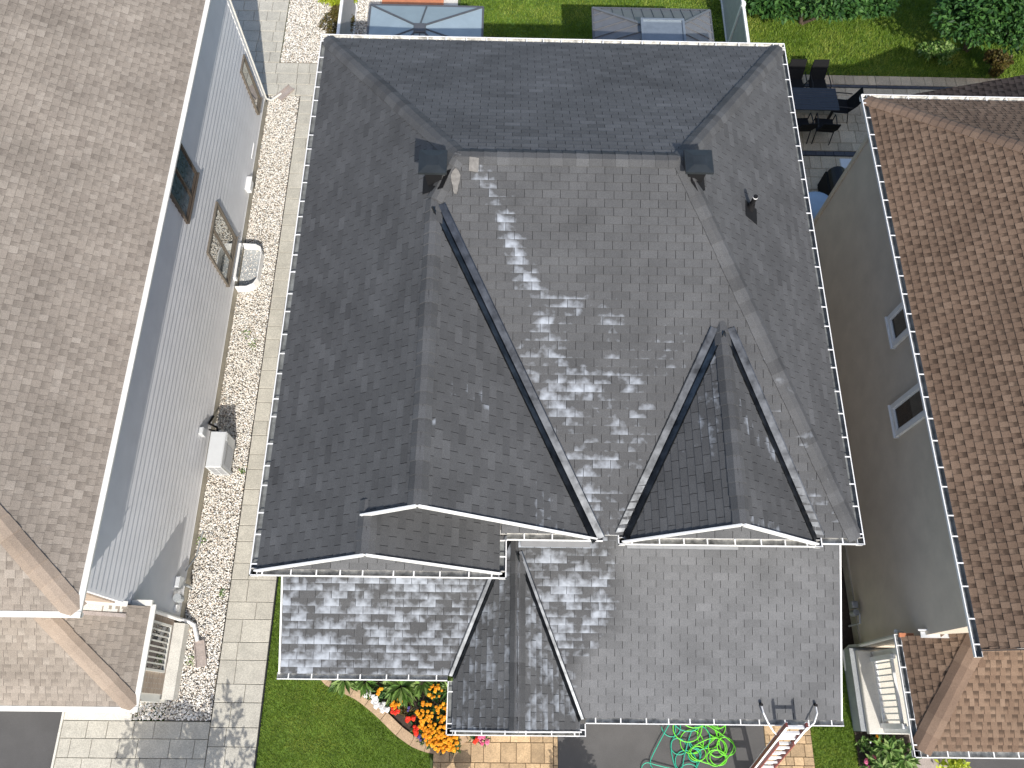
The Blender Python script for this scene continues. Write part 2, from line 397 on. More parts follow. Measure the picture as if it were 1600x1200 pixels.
def gutter(house, p0, p1, out, wd=.125, dp=.10, z=5.5, sp=.38, cover=False, mat='white', ends=True, inner='gutter_in', drop=0.0):
    """U channel from p0 to p1 (the OUTER line), out = unit outward direction"""
    a, b = Vector((*p0, z+.005)), Vector((*p1, z+.005)); o = Vector((*out, 0)); d = (b-a).normalized(); L = (b-a).length
    th = .006; prof = [(-wd, 0), (-wd, -dp), (-.025, -dp), (0, -.045), (0, .0), (-.018, .0), (-.018, -.010), (-.006, -.010), (-.006, -.045), (-.029, -dp+th), (-wd+th, -dp+th), (-wd+th, 0)]
    mb = MB(); n = len(prof)
    mb.add([q+o*x+Vector((0, 0, zz)) for q in (a, b) for x, zz in prof], [(i, (i+1) % n, n+(i+1) % n, n+i) for i in range(n)])
    if ends:
        for q in (a, b): mb.add([q+o*x+Vector((0, 0, zz)) for x, zz in ((-wd, 0), (-wd, -dp), (-.025, -dp), (0, -.045), (0, 0))], [(0, 1, 2, 3, 4)])
    if cover:
        c = [(-wd-.01, .016), (0.004, .004), (.004, -.02), (-.004, -.02), (-.004, -.004), (-wd-.01, .008)]
        mb.add([q+o*x+Vector((0, 0, zz)) for q in (a, b) for x, zz in c], [(i, (i+1) % 6, 6+(i+1) % 6, 6+i) for i in range(6)])
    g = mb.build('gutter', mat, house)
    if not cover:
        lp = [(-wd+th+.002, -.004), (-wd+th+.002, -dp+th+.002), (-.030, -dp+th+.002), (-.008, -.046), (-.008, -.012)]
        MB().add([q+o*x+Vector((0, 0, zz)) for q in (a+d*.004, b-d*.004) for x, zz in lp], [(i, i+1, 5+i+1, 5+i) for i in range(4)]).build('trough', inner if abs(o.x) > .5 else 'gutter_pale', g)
    if not cover:
        N = max(1, int(L/sp))
        for i in range(N):
            c = a+d*(L*(i+.5+rand(-.12, .12))/N)
            h = MB(); h.bar(c-o*(wd-.004)+Vector((0, 0, .001)), c-o*.006+Vector((0, 0, .001)), .022, .006)
            h.build('hanger', 'white', g)
    return g

# ------------------------------------------------------------ dark house
HD = thing('house', 'charcoal shingled house with several gables filling the centre', 'house', (1, 8, 0))
e = 5.5; XL, XR, YB, YF = -4.0, 6.07, 13.93, 2.95
ZR, YR, RL_, RR_ = 7.9, 8.9, -.82, 3.0
mL = (ZR-e)/(RL_-XL); mF = (ZR-e)/(YR-YF); mB = (ZR-e)/(YB-YR); mR = (ZR-e)/(XR-RR_)
xs, xa, xa2, xs2 = -2.0, -1.2, 1.6, 0.0
zs = e+mL*(xs-XL); za = e+mL*(xa-XL); mA = (za-e)/(xa2-xa); mS = (zs-e)/(xs2-xs); ya = YF+(za-e)/mF
yS, yA, yD = 2.3, 2.9, 2.86
xd0, xd1 = 2.11, 5.35; xd = (xd0+xd1)/2; zd = 6.87; mD = (zd-e)/(xd-xd0); yd = YF+(zd-e)/mF
FL = lambda x, y: (x, y, e+mF*(y-YF)); LF = lambda x, y: (x, y, e+mL*(x-XL))
streak = [(-.49, 8.74), (-.15, 8.22), (.08, 7.61), (.3, 7.11), (.53, 6.61), (.86, 6.01), (1.0, 5.3), (1.27, 4.1), (1.75, 3.3)]
blobs = [(1.07, 6.5, .35), (1.85, 6.4, .35), (.71, 5.5, .4), (1.04, 4.9, .4), (2.2, 5.6, .35), (2.0, 4.8, .4), (1.45, 5.3, .45), (1.3, 4.1, .5), (1.6, 3.5, .45), (2.0, 4.2, .35)]
def segd(px, py, pts):
    best = 9
    for (ax, ay), (bx, by) in zip(pts, pts[1:]):
        dx, dy = bx-ax, by-ay; t = max(0, min(1, ((px-ax)*dx+(py-ay)*dy)/(dx*dx+dy*dy))); best = min(best, math.hypot(px-ax-t*dx, py-ay-t*dy))
    return best
def sf(p, tg):
    x, y = p.x, p.y
    if tg == 'front':
        d = segd(x, y, streak); wd = .17+.05*max(0, 8-y)
        st = .95*math.exp(-(d/wd)**2)*(1 if y > 5.5 else .8)
        for bx, by, r in blobs: st = max(st, .74*math.exp(-((x-bx)**2+(y-by)**2)/(r*r)))
        if x > 4.6 and y < 6.2: st = max(st, .55*vnoise(x*3, y*3))
        xl = xa2-(y-2.95)*(xa2-xa)/(ya-YF); xr = xd0+(y-2.95)*(xd-xd0)/(yd-YF)
        tri = max(0, min(1, (6.9-y)/1.6))*max(0, min(1, (x-xl)/.3+.2))*max(0, min(1, (xr+.1-x)/.7))
        st = max(st, tri*(.16+.62*vnoise(x*2.3+2, y*1.9+4)))
        return st, .95-.10*vnoise(x*.9, y*.8)
    if tg == 'll':
        return .64+.40*vnoise(x*1.5+3, y*1.7), 1
    if tg == 'rl':
        lim = 2.2 if y > 1.9 else 1.52+(y-.89)*.68
        lim += .16*(vnoise(y*3.1, 2.2)-.5)
        k = max(0, min(1, (lim-x)/.10))
        return k*(.50+.5*vnoise(x*1.7, y*2+5)), k
    if tg == 'ent': return .34+.42*vnoise(x*2.2, y*1.6+9), .66
    if tg == 'dor': return (.52 if vnoise(x*2.3+1, y*2.1) > .62 else .12), 1
    if tg == 'ga': return (.5 if vnoise(x*2.9+7, y*2.3+3) > .74 and y < 5 else 0), 1
    if tg == 'pent': return .15, .35
    if tg == 'cap': return (.34 if x > 4.2 and y < 6 else .05), .93
    if tg == 'right': return 0, .93
    if tg == 'back': return 0, .62
    return 0, 1
RD = Roof(HD, 'sh_dark', 'sh_dark', 'deck', sf=sf)
RD.plane([LF(XL, yS), LF(xs, yS), LF(xs, yA), LF(xa, yA), LF(xa, ya), (RL_, YR, ZR), LF(XL, YB)], 'left')
RD.plane([(xa2, YF, e), (xd0, YF, e), (xd, yd, zd), (xd1, YF, e), (XR, YF, e), (RR_, YR, ZR), (RL_, YR, ZR), (xa, ya, za)], 'front')
RD.plane([(XL, YB, e), (XR, YB, e), (RR_, YR, ZR), (RL_, YR, ZR)], 'back')
RD.plane([(XR, YF, e), (XR, YB, e), (RR_, YR, ZR)], 'right')
RD.plane([(xa2, yA, e), (xa2, YF, e), (xa, ya, za), (xa, yA, za)], 'ga')
RD.plane([(xs2, yS, e), (xs2, 3.32, e), (xs, 3.32, zs), (xs, yS, zs)], 'sr')
RD.plane([(xd0, yD, e), (xd0, YF, e), (xd, yd, zd), (xd, yD, zd)], 'dor')
RD.plane([(xd1, yD, e), (xd1, YF, e), (xd, yd, zd), (xd, yD, zd)], 'dor')
# pent strips at the foot of the gables
RD.plane([(XL, 2.31, e), (xs2, 2.31, e), (xs2-.3, 2.7, e+.15), (XL+.3, 2.7, e+.15)], 'pent')
RD.plane([(xs2+.02, 2.96, e), (xa2+.05, 2.96, e), (xa2, 3.3, e+.13), (xs2+.02, 3.3, e+.13)], 'pent')
RD.plane([(xd0, 2.92, e), (xd1, 2.92, e), (xd1-.3, 3.3, e+.15), (xd0+.3, 3.3, e+.15)], 'pent')
# lower roofs
zl = 2.8; ml = .357; me_ = .87; xe0, xe1 = -.83, 1.54; xe = (xe0+xe1)/2; ze = zl+me_*(xe1-xe); yv = .11+(ze-zl)/ml
LLp = lambda x, y: (x, y, zl+ml*(y-.83)); RLp = lambda x, y: (x, y, zl+ml*(y-.11))
xv = xe0+(ml*(3.3-.83))/me_
RD.plane([LLp(-4.1, .83), LLp(xe0, .83), LLp(xv, 3.3), LLp(-.4, 3.3), LLp(-.4, 2.7), LLp(-4.1, 2.7)], 'll')
RD.plane([RLp(xe1, .11), RLp(6.42, .11), RLp(6.42, 3.3), RLp(xe, 3.3), RLp(xe, yv)], 'rl')
EL = lambda x, y: (x, y, zl+me_*(x-xe0)); ER = lambda x, y: (x, y, zl+me_*(xe1-x))
RD.plane([EL(xe0, -.12), EL(xe0, .83), EL(xv, 3.3), EL(xe, 3.3), EL(xe, -.12)], 'ent')
RD.plane([ER(xe1, -.12), ER(xe1, .11), ER(xe, yv), ER(xe, -.12)], 'ent')
nL, nF, nB, nR = (-mL, 0, 1), (0, -mF, 1), (0, mB, 1), (mR, 0, 1); nA = (mA, 0, 1)
RD.capline((XL, YB, e), (RL_, YR, ZR), nL, nB); RD.capline((XR, YB, e), (RR_, YR, ZR), nR, nB)
RD.capline((XR, YF, e), (RR_, YR, ZR), nR, nF); RD.capline((xa, ya, za), (RL_, YR, ZR), nL, nF)
RD.capline((RL_, YR, ZR), (RR_, YR, ZR), nF, nB); RD.capline((xa, yA, za), (xa, ya, za), nL, nA)
RD.capline((xs, yS, zs), (xs, yA+.2, zs), nL, nA); RD.capline((xd, yD, zd), (xd, yd, zd), (-mD, 0, 1), (mD, 0, 1))
RD.capline((xe, -.12, ze), (xe, 3.25, ze), (-me_, 0, 1), (me_, 0, 1))
roofD = RD.finish()
# valley flashings: V channels with a rolled edge
def valley(roof, a, b, n1, n2, w1=.15, w2=.145):
    a, b = Vector(a), Vector(b); d = (b-a).normalized(); vs = []
    n1, n2 = Vector(n1).normalized(), Vector(n2).normalized()
    def away(n):
        wv = n.cross(d).normalized(); return wv if wv.z > 0 else -wv
    u1, u2 = away(n1), away(n2); mb = MB()
    up = Vector((0, 0, 1))
    for q in (a, b):
        vs += [q+u1*w1+n1*.008, q+u1*w1+n1*.034, q+u1*(w1-.018)+n1*.026, q+up*.026-d*0, q+up*.040, q+up*.026+u2*.01, q+u2*(w2-.018)+n2*.026, q+u2*w2+n2*.034, q+u2*w2+n2*.008]
    n = 9; mb.add(vs, [(i, i+1, n+i+1, n+i) for i in range(n-1)]); return mb.build('valley_flashing', 'valley', roof)
valley(roofD, (xa+.06, ya-.12, za-.045), (xa2+.05, YF-.08, e-.03), nA, nF)
valley(roofD, (xd-.07, yd-.15, zd-.06), (xd0-.03, YF-.0, e-.02), (-mD, 0, 1), nF)
valley(roofD, (xd+.07, yd-.15, zd-.06), (xd1+.03, YF-.0, e-.02), (mD, 0, 1), nF)
valley(roofD, (xe0-.02, .80, zl-.01), LLp(xv, 3.28), (-me_, 0, 1), (0, -ml, 1), .09, .09)
valley(roofD, (xe1+.02, .07, zl-.01), (xe, yv-.03, ze-.01), (me_, 0, 1), (0, -ml, 1), .08, .08)
# white rake boards
def rake(house, a, b, mat='white', w=.026, h=.10):
    return MB().bar(Vector(a)-Vector((0, 0, h/2-.022)), Vector(b)-Vector((0, 0, h/2-.022)), w, h).build('rake_board', mat, house)
rake(HD, (XL-.02, yS-.022, e+.01), (xs, yS-.022, zs+.01)); rake(HD, (xs, yS-.022, zs+.01), (xs2+.02, yS-.022, e+.01))
rake(HD, (xs-.09, yA-.022, zs-.02+.09*0), (xa, yA-.022, za+.01)); rake(HD, (xa, yA-.022, za+.01), (xa2+.02, yA-.022, e+.01))
rake(HD, (xd0-.02, yD-.022, e+.01), (xd, yD-.022, zd+.01)); rake(HD, (xd, yD-.022, zd+.01), (xd1+.02, yD-.022, e+.01))
rake(HD, (xe0, -.142, zl), (xe, -.142, ze), h=.1); rake(HD, (xe, -.142, ze), (xe1, -.142, zl), h=.1)
rake(HD, (6.442, .11, zl), (6.442, 3.3, zl+ml*3.19), w=.03); rake(HD, (-4.12, .83, zl), (-4.12, 2.7, zl+ml*1.87), w=.03)
# gutters
for (p0, p1, o, z) in [((-4.12, 2.2), (-4.12, 14.05), (-1, 0), e), ((-4.12, 14.05), (6.19, 14.05), (0, 1), e), ((6.19, 2.84), (6.19, 14.05), (1, 0), e), ((5.46, 2.84), (6.19, 2.84), (0, -1), e), ((-4.12, 2.2), (.12, 2.2), (0, -1), e), ((.12, 2.2), (.12, 2.84), (1, 0), e), ((.12, 2.84), (1.74, 2.84), (0, -1), e), ((1.74, 2.95), (2.01, 2.95), (0, -1), e), ((2.0, 2.79), (5.46, 2.79), (0, -1), e), ((2.0, 2.79), (2.0, 3.34), (-1, 0), e), ((5.46, 2.79), (5.46, 3.3), (1, 0), e), ((-4.16, .72), (-.95, .72), (0, -1), zl), ((-.94, -.22), (-.94, .72), (-1, 0), zl), ((-.94, -.22), (1.65, -.22), (0, -1), zl), ((1.65, -.22), (1.65, 0), (1, 0), zl), ((1.65, 0), (6.48, 0), (0, -1), zl)]:
    gutter(HD, p0, p1, o, z=z-.004*(hash(p0) % 3), sp=.42)
# walls
mb = MB(); mb.prism([(-3.62, 2.72), (-.36, 2.72), (-.36, 3.32), (5.70, 3.32), (5.70, 13.55), (-3.62, 13.55)], 0, e-.14); mb.build('wall', 'siding_d', HD)
mb = MB(); mb.prism([(-3.95, 1.15), (-.6, 1.15), (-.6, .2), (1.3, .2), (1.3, .42), (6.28, .42), (6.28, 3.29), (5.72, 3.29), (-.33, 3.29), (-.33, 2.69), (-3.95, 2.69)], 0, zl-.12); mb.build('lower_wall', 'siding_d', HD)
for x0, x1, xm, zm, y in ((XL+.3, xs2-.3, xs, zs-.25, 2.72), (XL+.5, xa2-.3, xa, za-.25, 3.32), (xd0+.3, xd1-.3, xd, zd-.25, 3.32)):
    MB().add([(x0, y, e-.1), (x1, y, e-.1), (xm, y, zm), (x0, y+.1, e-.1), (x1, y+.1, e-.1), (xm, y+.1, zm)], [(0, 1, 2), (5, 4, 3), (0, 3, 4, 1), (1, 4, 5, 2), (2, 5, 3, 0)]).build('gable_wall', 'siding_l', HD)
mb = MB()
mb.box(-3.98, -3.6, 2.32, 13.9, e-.13, e-.10); mb.box(5.68, 6.05, 2.97, 13.9, e-.13, e-.10); mb.box(-3.6, 5.68, 13.5, 13.9, e-.13, e-.10)
mb.box(-3.6, 0, 2.34, 2.75, e-.13, e-.10); mb.box(0.01, 5.68, 2.97, 3.35, e-.13, e-.10); mb.build('soffit', 'soffit', HD)
mb = MB(); mb.box(-4.08, -.84, .85, 1.2, zl-.13, zl-.10); mb.box(1.56, 6.4, .13, .45, zl-.13, zl-.10); mb.box(-.82, 1.53, -.1, .25, zl-.13, zl-.10); mb.build('lower_soffit', 'soffit', HD)
MB().add([(-.6, .2, zl-.12), (1.3, .2, zl-.12), (xe, .2, ze-.3), (-.6, .3, zl-.12), (1.3, .3, zl-.12), (xe, .3, ze-.3)], [(0, 1, 2), (5, 4, 3), (0, 3, 4, 1), (1, 4, 5, 2), (2, 5, 3, 0)]).build('gable_wall', 'siding_d', HD)
MB().box(1.75, 4.6, .39, .415, .02, 2.3).build('garage_door', 'cream', HD)
# wall flashing strips where the lower roof meets the wall
MB().add([(.4, 3.06, zl+ml*2.95+.03), (1.7, 3.06, zl+ml*2.95+.03), (1.7, 3.3, zl+ml*3.19+.12), (.4, 3.3, zl+ml*3.19+.12)], [(0, 1, 2, 3)]).build('step_flashing', 'gz_frame', HD)
MB().bar((2.4, 3.08, zl+ml*2.97+.03), (4.5, 3.08, zl+ml*2.97+.03), .05, .02).build('step_flashing', 'ac_gr', HD)
# roof ventilators
def ventilator(cx, cy, zt, half=.235):
    zb = 7.35; r = MB()
    a_, b_ = .155, .10; zm = zt-.05
    r.add([(cx-b_, cy-b_, zb), (cx+b_, cy-b_, zb), (cx+b_, cy+b_, zb), (cx-b_, cy+b_, zb), (cx-a_, cy-a_, zm), (cx+a_, cy-a_, zm), (cx+a_, cy+a_, zm), (cx-a_, cy+a_, zm)], [(i, (i+1) % 4, 4+(i+1) % 4, 4+i) for i in range(4)])
    v = r.build('roof_ventilator', 'black', HD)
    c = MB(); h = half; z = zt
    c.add([(cx-h, cy-h, z-.05), (cx+h, cy-h, z-.05), (cx+h, cy+h, z-.05), (cx-h, cy+h, z-.05), (cx-h, cy-h, z), (cx+h, cy-h, z), (cx+h, cy+h, z), (cx-h, cy+h, z), (cx-.10, cy-.10, z+.035), (cx+.10, cy-.10, z+.035), (cx+.10, cy+.10, z+.035), (cx-.10, cy+.10, z+.035)],
          [(3, 2, 1, 0), (8, 9, 10, 11)]+[(i, (i+1) % 4, 4+(i+1) % 4, 4+i) for i in range(4)]+[(4+i, 4+(i+1) % 4, 8+(i+1) % 4, 8+i) for i in range(4)])
    c.build('cap', 'ventmetal', v)
    s_ = MB()
    for zz, q_ in ((zt-.10, .155), (zt-.16, .14), (zt-.22, .125)): s_.box(cx-q_, cx+q_, cy-q_, cy+q_, zz, zz+.015)
    s_.build('louvre', 'blackmetal', v); return v
vL = ventilator(-1.21, 8.62, 8.06); vR = ventilator(3.25, 8.73, 8.06)
def flash(v, pts, mat): MB().slab(pts, .012).build('base_flashing', mat, v)
flash(vL, [LF(-1.42, 8.38)[:2]+(LF(-1.42, 8.38)[2]+.035,), LF(-1.05, 8.32)[:2]+(LF(-1.05, 8.32)[2]+.035,), LF(-.92, 8.62)[:2]+(LF(-.92, 8.62)[2]+.035,), LF(-1.42, 8.75)[:2]+(LF(-1.42, 8.75)[2]+.035,)], 'black')
RP = lambda x, y, h=.035: (x, y, e+mR*(XR-x)+h)
flash(vR, [RP(3.16, 8.5), RP(3.3, 8.36), RP(3.45, 8.5), RP(3.45, 8.85), RP(3.16, 8.85)], 'black')
# sealant patches and a small repair plate on the ridge
FP = lambda x, y, h=.03: (x, y, e+mF*(y-YF)+h)
ms = MB(); c = [(-.84+.07*math.cos(a)*(1+.3*math.sin(3*a)), 8.45+.20*math.sin(a)) for a in np.linspace(0, 2*math.pi, 15)[:-1]]
ms.slab([(x, y, max(LF(x, y)[2], 0)*0+FP(x, y, .06)[2]) for x, y in c], .02); ms.build('sealant_patch', 'lead', roofD)
MB().slab([FP(-.62, 8.62, .05), FP(-.46, 8.60, .05), FP(-.45, 8.82, .05), FP(-.61, 8.84, .05)], .012).build('repair_plate', 'lead', roofD)
# plumbing vent pipe on the right slope
b = Vector(RP(4.5, 8.75, 0)); mb = MB(); mb.tube([b+Vector((0, 0, -.05)), b+Vector((0, 0, .36))], .043, 14); vp = mb.build('vent_pipe', 'black', HD, smooth=False)
MB().tube([b+Vector((0, 0, .325)), b+Vector((0, 0, .345))], .046, 14).build('pipe_collar', 'alu', vp)
mb = MB(); n_ = Vector(nR).normalized()
mb.slab([RP(4.36, 8.50, .022), RP(4.62, 8.44, .022), RP(4.66, 8.80, .022), RP(4.40, 8.86, .022)], .01); mb.tube([b, b+Vector((0, 0, .14))], [.085, .055], 14); mb.build('pipe_boot', 'black', vp)

# ------------------------------------------------------------ left house
HL = thing('house', 'house on the left with taupe shingles and pale grey siding', 'house', (-11, 9, 0))
EX, EY0, EY1 = -6.815, 1.585, 17.3; ms_, mf_ = .6, .55; XRG = -11.4; ZRG = e+ms_*(EX-XRG); dyf = (ZRG-e)/mf_
RLH = Roof(HL, 'sh_left', 'cap_left', 'deck_l', style='lam', W=(.10, .19), t=.010)
PS = lambda x, y: (x, y, e+ms_*(EX-x))
RLH.plane([PS(EX, EY0), PS(EX, EY1), (XRG, EY1-dyf, ZRG), (XRG, EY0+dyf, ZRG)])
RLH.plane([(EX, EY0, e), (XRG, EY0+dyf, ZRG), (2*XRG-EX, EY0, e)])
RLH.capline((EX, EY0, e), (XRG, EY0+dyf, ZRG), (ms_, 0, 1), (0, -mf_, 1), wd=.19, E=.32)
# lower front roof
lx, ly, lz = -6.745, .205, 2.8; m2 = .63; lyb = 2.02
d2 = 1.55
RLH.plane([(lx, ly, lz), (lx, lyb, lz), (lx-d2, lyb, lz+m2*d2), (lx-d2, ly+d2, lz+m2*d2)])
RLH.plane([(lx, ly, lz), (lx-d2, ly+d2, lz+m2*d2), (-15, ly+d2, lz+m2*d2), (-15, ly, lz)])
RLH.capline((lx, ly, lz), (lx-d2, ly+d2, lz+m2*d2), (m2, 0, 1), (0, -m2, 1), wd=.17, E=.3)
roofL = RLH.finish()
MB().add([(EX, EY1, e-.02), (XRG, EY1-dyf, ZRG-.02), (2*XRG-EX, EY1, e-.02)], [(0, 1, 2)]).build('rear_roof', 'sh_left', HL)
MB().add([(2*XRG-EX, EY0, e-.02), (XRG, EY0+dyf, ZRG-.02), (XRG, EY1-dyf, ZRG-.02), (2*XRG-EX, EY1, e-.02)], [(0, 1, 2, 3)]).build('far_roof', 'sh_left', HL)
for p0, p1, o, z in (((-6.73, 1.5), (-6.73, 17.4), (1, 0), e), ((-14, 1.5), (-6.73, 1.5), (0, -1), e), ((-6.66, .12), (-6.66, 2.06), (1, 0), lz), ((-15, .12), (-6.66, .12), (0, -1), lz)):
    gutter(HL, p0, p1, o, z=z, cover=True, mat='cream', wd=.08)
WX = -7.15
def siding(house, name, x, sgn, y0, y1, z0, z1, mat, hgt=.185, dep=.028):
    mb = MB(); z = z0
    while z < z1:
        zt = min(z+hgt, z1); a = x+sgn*dep
        mb.add([(a, y0, z), (a, y1, z), (x, y1, zt), (x, y0, zt), (x, y0, z), (x, y1, z)], [(0, 1, 2, 3), (4, 5, 1, 0)]); z = zt
    return stuff(mb.build(name, mat, house))
mb = MB(); mb.box(-15.6, WX-.003, 2.05, 16.88, .28, e-.12); mb.build('wall', 'siding_l', HL)
siding(HL, 'siding', WX, 1, 2.05, 16.9, .30, e-.12, 'siding_l')
MB().box(-15.6, WX+.03, 2.0, 16.93, 0, .28).build('foundation', 'conc', HL)
MB().box(WX-.02, WX+.035, 16.82, 16.94, .28, e-.12).build('corner_board', 'white', HL)
MB().box(WX, WX+.03, 2.06, 16.81, .27, .31).build('base_trim', 'white', HL)
MB().box(-15.9, -6.87, 1.65, 17.2, e-.13, e-.10).build('soffit', 'soffit', HL)
def window(house, y0, y1, z0, z1, x, sgn, frame, glass, fw=.058, mull=True, proud=.075, horiz=False):
    mb = MB(); xa_, xb_ = sorted((x, x+sgn*proud))
    mb.box(xa_, xb_, y0, y0+fw, z0, z1); mb.box(xa_, xb_, y1-fw, y1, z0, z1); mb.box(xa_, xb_, y0+fw, y1-fw, z0, z0+fw); mb.box(xa_, xb_, y0+fw, y1-fw, z1-fw, z1)
    if mull: ym = (y0+y1)/2; mb.box(xa_, xb_, ym-fw*.45, ym+fw*.45, z0+fw, z1-fw)
    wdw = mb.build('window', frame, house)
    pl = x+sgn*.036; seg = [(y0+fw, (y0+y1)/2-fw*.45), ((y0+y1)/2+fw*.45, y1-fw)] if mull else [(y0+fw, y1-fw)]
    for a, b2 in seg:
        g = MB(); g.box(*sorted((pl, pl+sgn*.006)), a, b2, z0+fw, z1-fw); g.build('pane', glass, wdw)
        s2 = MB(); q = .03
        for (aa, bb, cc, dd) in ((a, a+q, z0+fw, z1-fw), (b2-q, b2, z0+fw, z1-fw), (a+q, b2-q, z0+fw, z0+fw+q), (a+q, b2-q, z1-fw-q, z1-fw)): s2.box(*sorted((pl, pl+sgn*.02)), aa, bb, cc, dd)
        s2.build('sash', frame, wdw)
    MB().box(*sorted((x, x+sgn*(proud+.03))), y0-.02, y1+.02, z0-.03, z0).build('sill', frame, wdw)
    return wdw
window(HL, 10.25, 11.6, 3.7, 5.1, WX, 1, 'brownframe', 'glassb')
window(HL, 10.3, 11.78, .78, 2.36, WX, 1, 'taupeframe', 'glassm')
window(HL, 15.97, 16.56, .70, 2.33, WX, 1, 'taupeframe', 'glassm', mull=False)
# lower front block in brick with ledge and gridded window
BX = -7.17
MB().box(-15, BX, .50, 2.04, .42, lz-.12).build('brick_wall', 'brick', HL)
mb = MB(); mb.box(-15, -6.97, .40, 1.98, 0, .30); mb.add([(-6.97, .40, .30), (-6.97, 1.98, .30), (BX, 1.98, .44), (BX, .40, .44), (-15, .40, .30), (-15, .5, .44), (BX, .5, .44)], [(0, 1, 2, 3), (4, 0, 3, 5)]); mb.build('stone_ledge', 'conc_pale', HL)
mb = MB(); y0, y1, z0, z1 = .92, 1.90, .62, 1.75; f = .05; x0 = BX+.002; x1 = BX+.05
mb.box(x0, x1, y0, y0+f, z0, z1); mb.box(x0, x1, y1-f, y1, z0, z1); mb.box(x0, x1, y0+f, y1-f, z0, z0+f); mb.box(x0, x1, y0+f, y1-f, z1-f, z1)
wv = mb.build('window', 'cream', HL)
for i in range(1, 8):
    yy = y0+f+(y1-y0-2*f)*i/8; MB().box(x0, x1-.012, yy-.014, yy+.014, z0+f, z1-f).build('glazing_bar', 'cream', wv)
for i in range(8):
    ya_ = y0+f+(y1-y0-2*f)*i/8+.014; MB().box(x0, x0+.014, ya_, ya_+(y1-y0-2*f)/8-.028, z0+f, z1-f).build('pane', 'glass', wv)
MB().box(-15.2, -6.8, .3, 2.0, lz-.13, lz-.1).build('lower_soffit', 'soffit', HL)
# gable return above the lower roof: brick strip, trim, flashing
MB().box(-8.6, -7.25, 2.02, 2.2, 3.0, 4.4).build('return_wall', 'brick', HL)
MB().bar((-8.4, 2.03, 4.05), (-7.1, 2.03, 3.08), .09, .10).build('return_trim', 'cream', HL)
MB().bar((-8.4, 1.93, 3.86), (-7.15, 1.93, 3.04), .12, .03).build('return_cap', 'conc_pale', HL)
MB().bar((-8.4, 1.82, 3.84), (-7.1, 1.82, 3.04), .07, .03).build('step_flashing', 'blockbeige', HL)
MB().box(-7.12, -6.72, 2.03, 2.14, 2.74, 2.86).build('gutter_end', 'cream', HL)
# garage surround under the lower eave at the front
mb = MB(); mb.box(-8.9, -8.55, .34, .52, 0, lz-.14); mb.box(-7.5, -7.2, .34, .52, 0, lz-.14); mb.build('pilaster', 'cream', HL)
MB().box(-14, -8.95, .47, .5, 0, 2.3).build('garage_door', 'conc_grey', HL)
# downspouts and fittings
mb = MB(); mb.tube([(-6.9, 16.93, e-.1), (-7.12, 16.99, e-.4), (-7.12, 16.99, .2), (-7.0, 17.03, .08), (-6.75, 17.32, .05)], .034, 8); mb.build('downspout', 'cream', HL)
mb = MB(); mb.tube([(-7.0, 2.02, 2.7), (-7.08, 2.06, 2.5), (-7.08, 2.06, .3), (-6.98, 2.04, .12), (-6.85, 1.98, .09), (-6.72, 1.62, .07)], .045, 8); mb.build('downspout', 'white', HL)
mb = MB(); mb.bbox(-7.12, -7.02, 2.68, 2.92, .62, .92, .02); mb.build('electric_meter', 'ac', HL)
mb = MB(); mb.tube([(-7.05, 2.8, .62), (-7.05, 2.8, .1)], .03, 8); mb.tube([(-7.0, 2.45, .75), (-7.0, 2.45, .95)], .09, 12); mb.tube([(-7.08, 3.1, .5), (-7.02, 3.5, .15), (-7.0, 4.1, .05)], .018, 6); mb.build('conduit', 'conc_grey', HL)
mb = MB(); mb.bbox(-7.13, -7.0, 13.45, 13.78, .42, .62, .02); mb.box(-7.13, -6.98, 13.40, 13.83, .62, .65); mb.build('dryer_vent', 'white', HL)
mb = MB(); mb.box(-7.135, -7.11, 14.55, 15.05, .50, .56); mb.build('louvre_vent', 'white', HL)
mb = MB(); mb.bbox(-7.13, -7.07, 2.2, 2.34, .5, .7, .02); mb.build('socket_box', 'white', HL)

# ------------------------------------------------------------ right house
HR = thing('house', 'house on the right with brown shingles and shaded taupe siding', 'house', (12, 7, 0))
RX, RY0, RY1 = 7.80, 1.17, 12.52; mr = .59; mrb = .56; XG = 12.2; ZG = e+mr*(XG-RX)
RRH = Roof(HR, 'sh_right', 'cap_right', 'deck_l', style='lam2', W=(.09, .145), t=.014)
RRH.plane([(RX, RY0, e), (RX, RY1, e), (XG, RY1-(ZG-e)/mrb, ZG), (XG, RY0, ZG)])
RRH.plane([(RX, RY1, e), (XG, RY1-(ZG-e)/mrb, ZG), (16.6, RY1, e)])
RRH.capline((RX, RY1, e), (XG, RY1-(ZG-e)/mrb, ZG), (-mr, 0, 1), (0, mrb, 1), wd=.16, E=.17)
qx, qy, qz = 7.79, -.40, 2.9; sx_, sy_ = .80, .43; dx_ = 1.0; dy_ = dx_*sx_/sy_; qb = 1.62
RRH.plane([(qx, qy, qz), (qx, qb, qz), (qx+dx_*(qb-qy)/dy_*1.0+.0, qb, qz+sx_*dx_*(qb-qy)/dy_)])
RRH.plane([(qx, qy, qz), (qx+dx_*(qb-qy)/dy_, qb, qz+sy_*(qb-qy)), (14, qb, qz+sy_*(qb-qy)), (14, qy, qz)])
RRH.capline((qx, qy, qz), (qx+dx_*(qb-qy)/dy_, qb, qz+sy_*(qb-qy)), (-sx_, 0, 1), (0, -sy_, 1), wd=.19, E=.34)
# rear extension roof
RRH.plane([(10.7, 12.7, 2.55), (10.7, 15.42, 2.55), (15.5, 15.42, 4.0), (15.5, 12.7, 4.0)])
roofR = RRH.finish()
MB().add([(16.6, RY0, e-.02), (16.6, RY1, e-.02), (XG, RY1-(ZG-e)/mrb, ZG-.02), (XG, RY0, ZG-.02)], [(0, 1, 2, 3)]).build('far_roof', 'sh_right', HR)
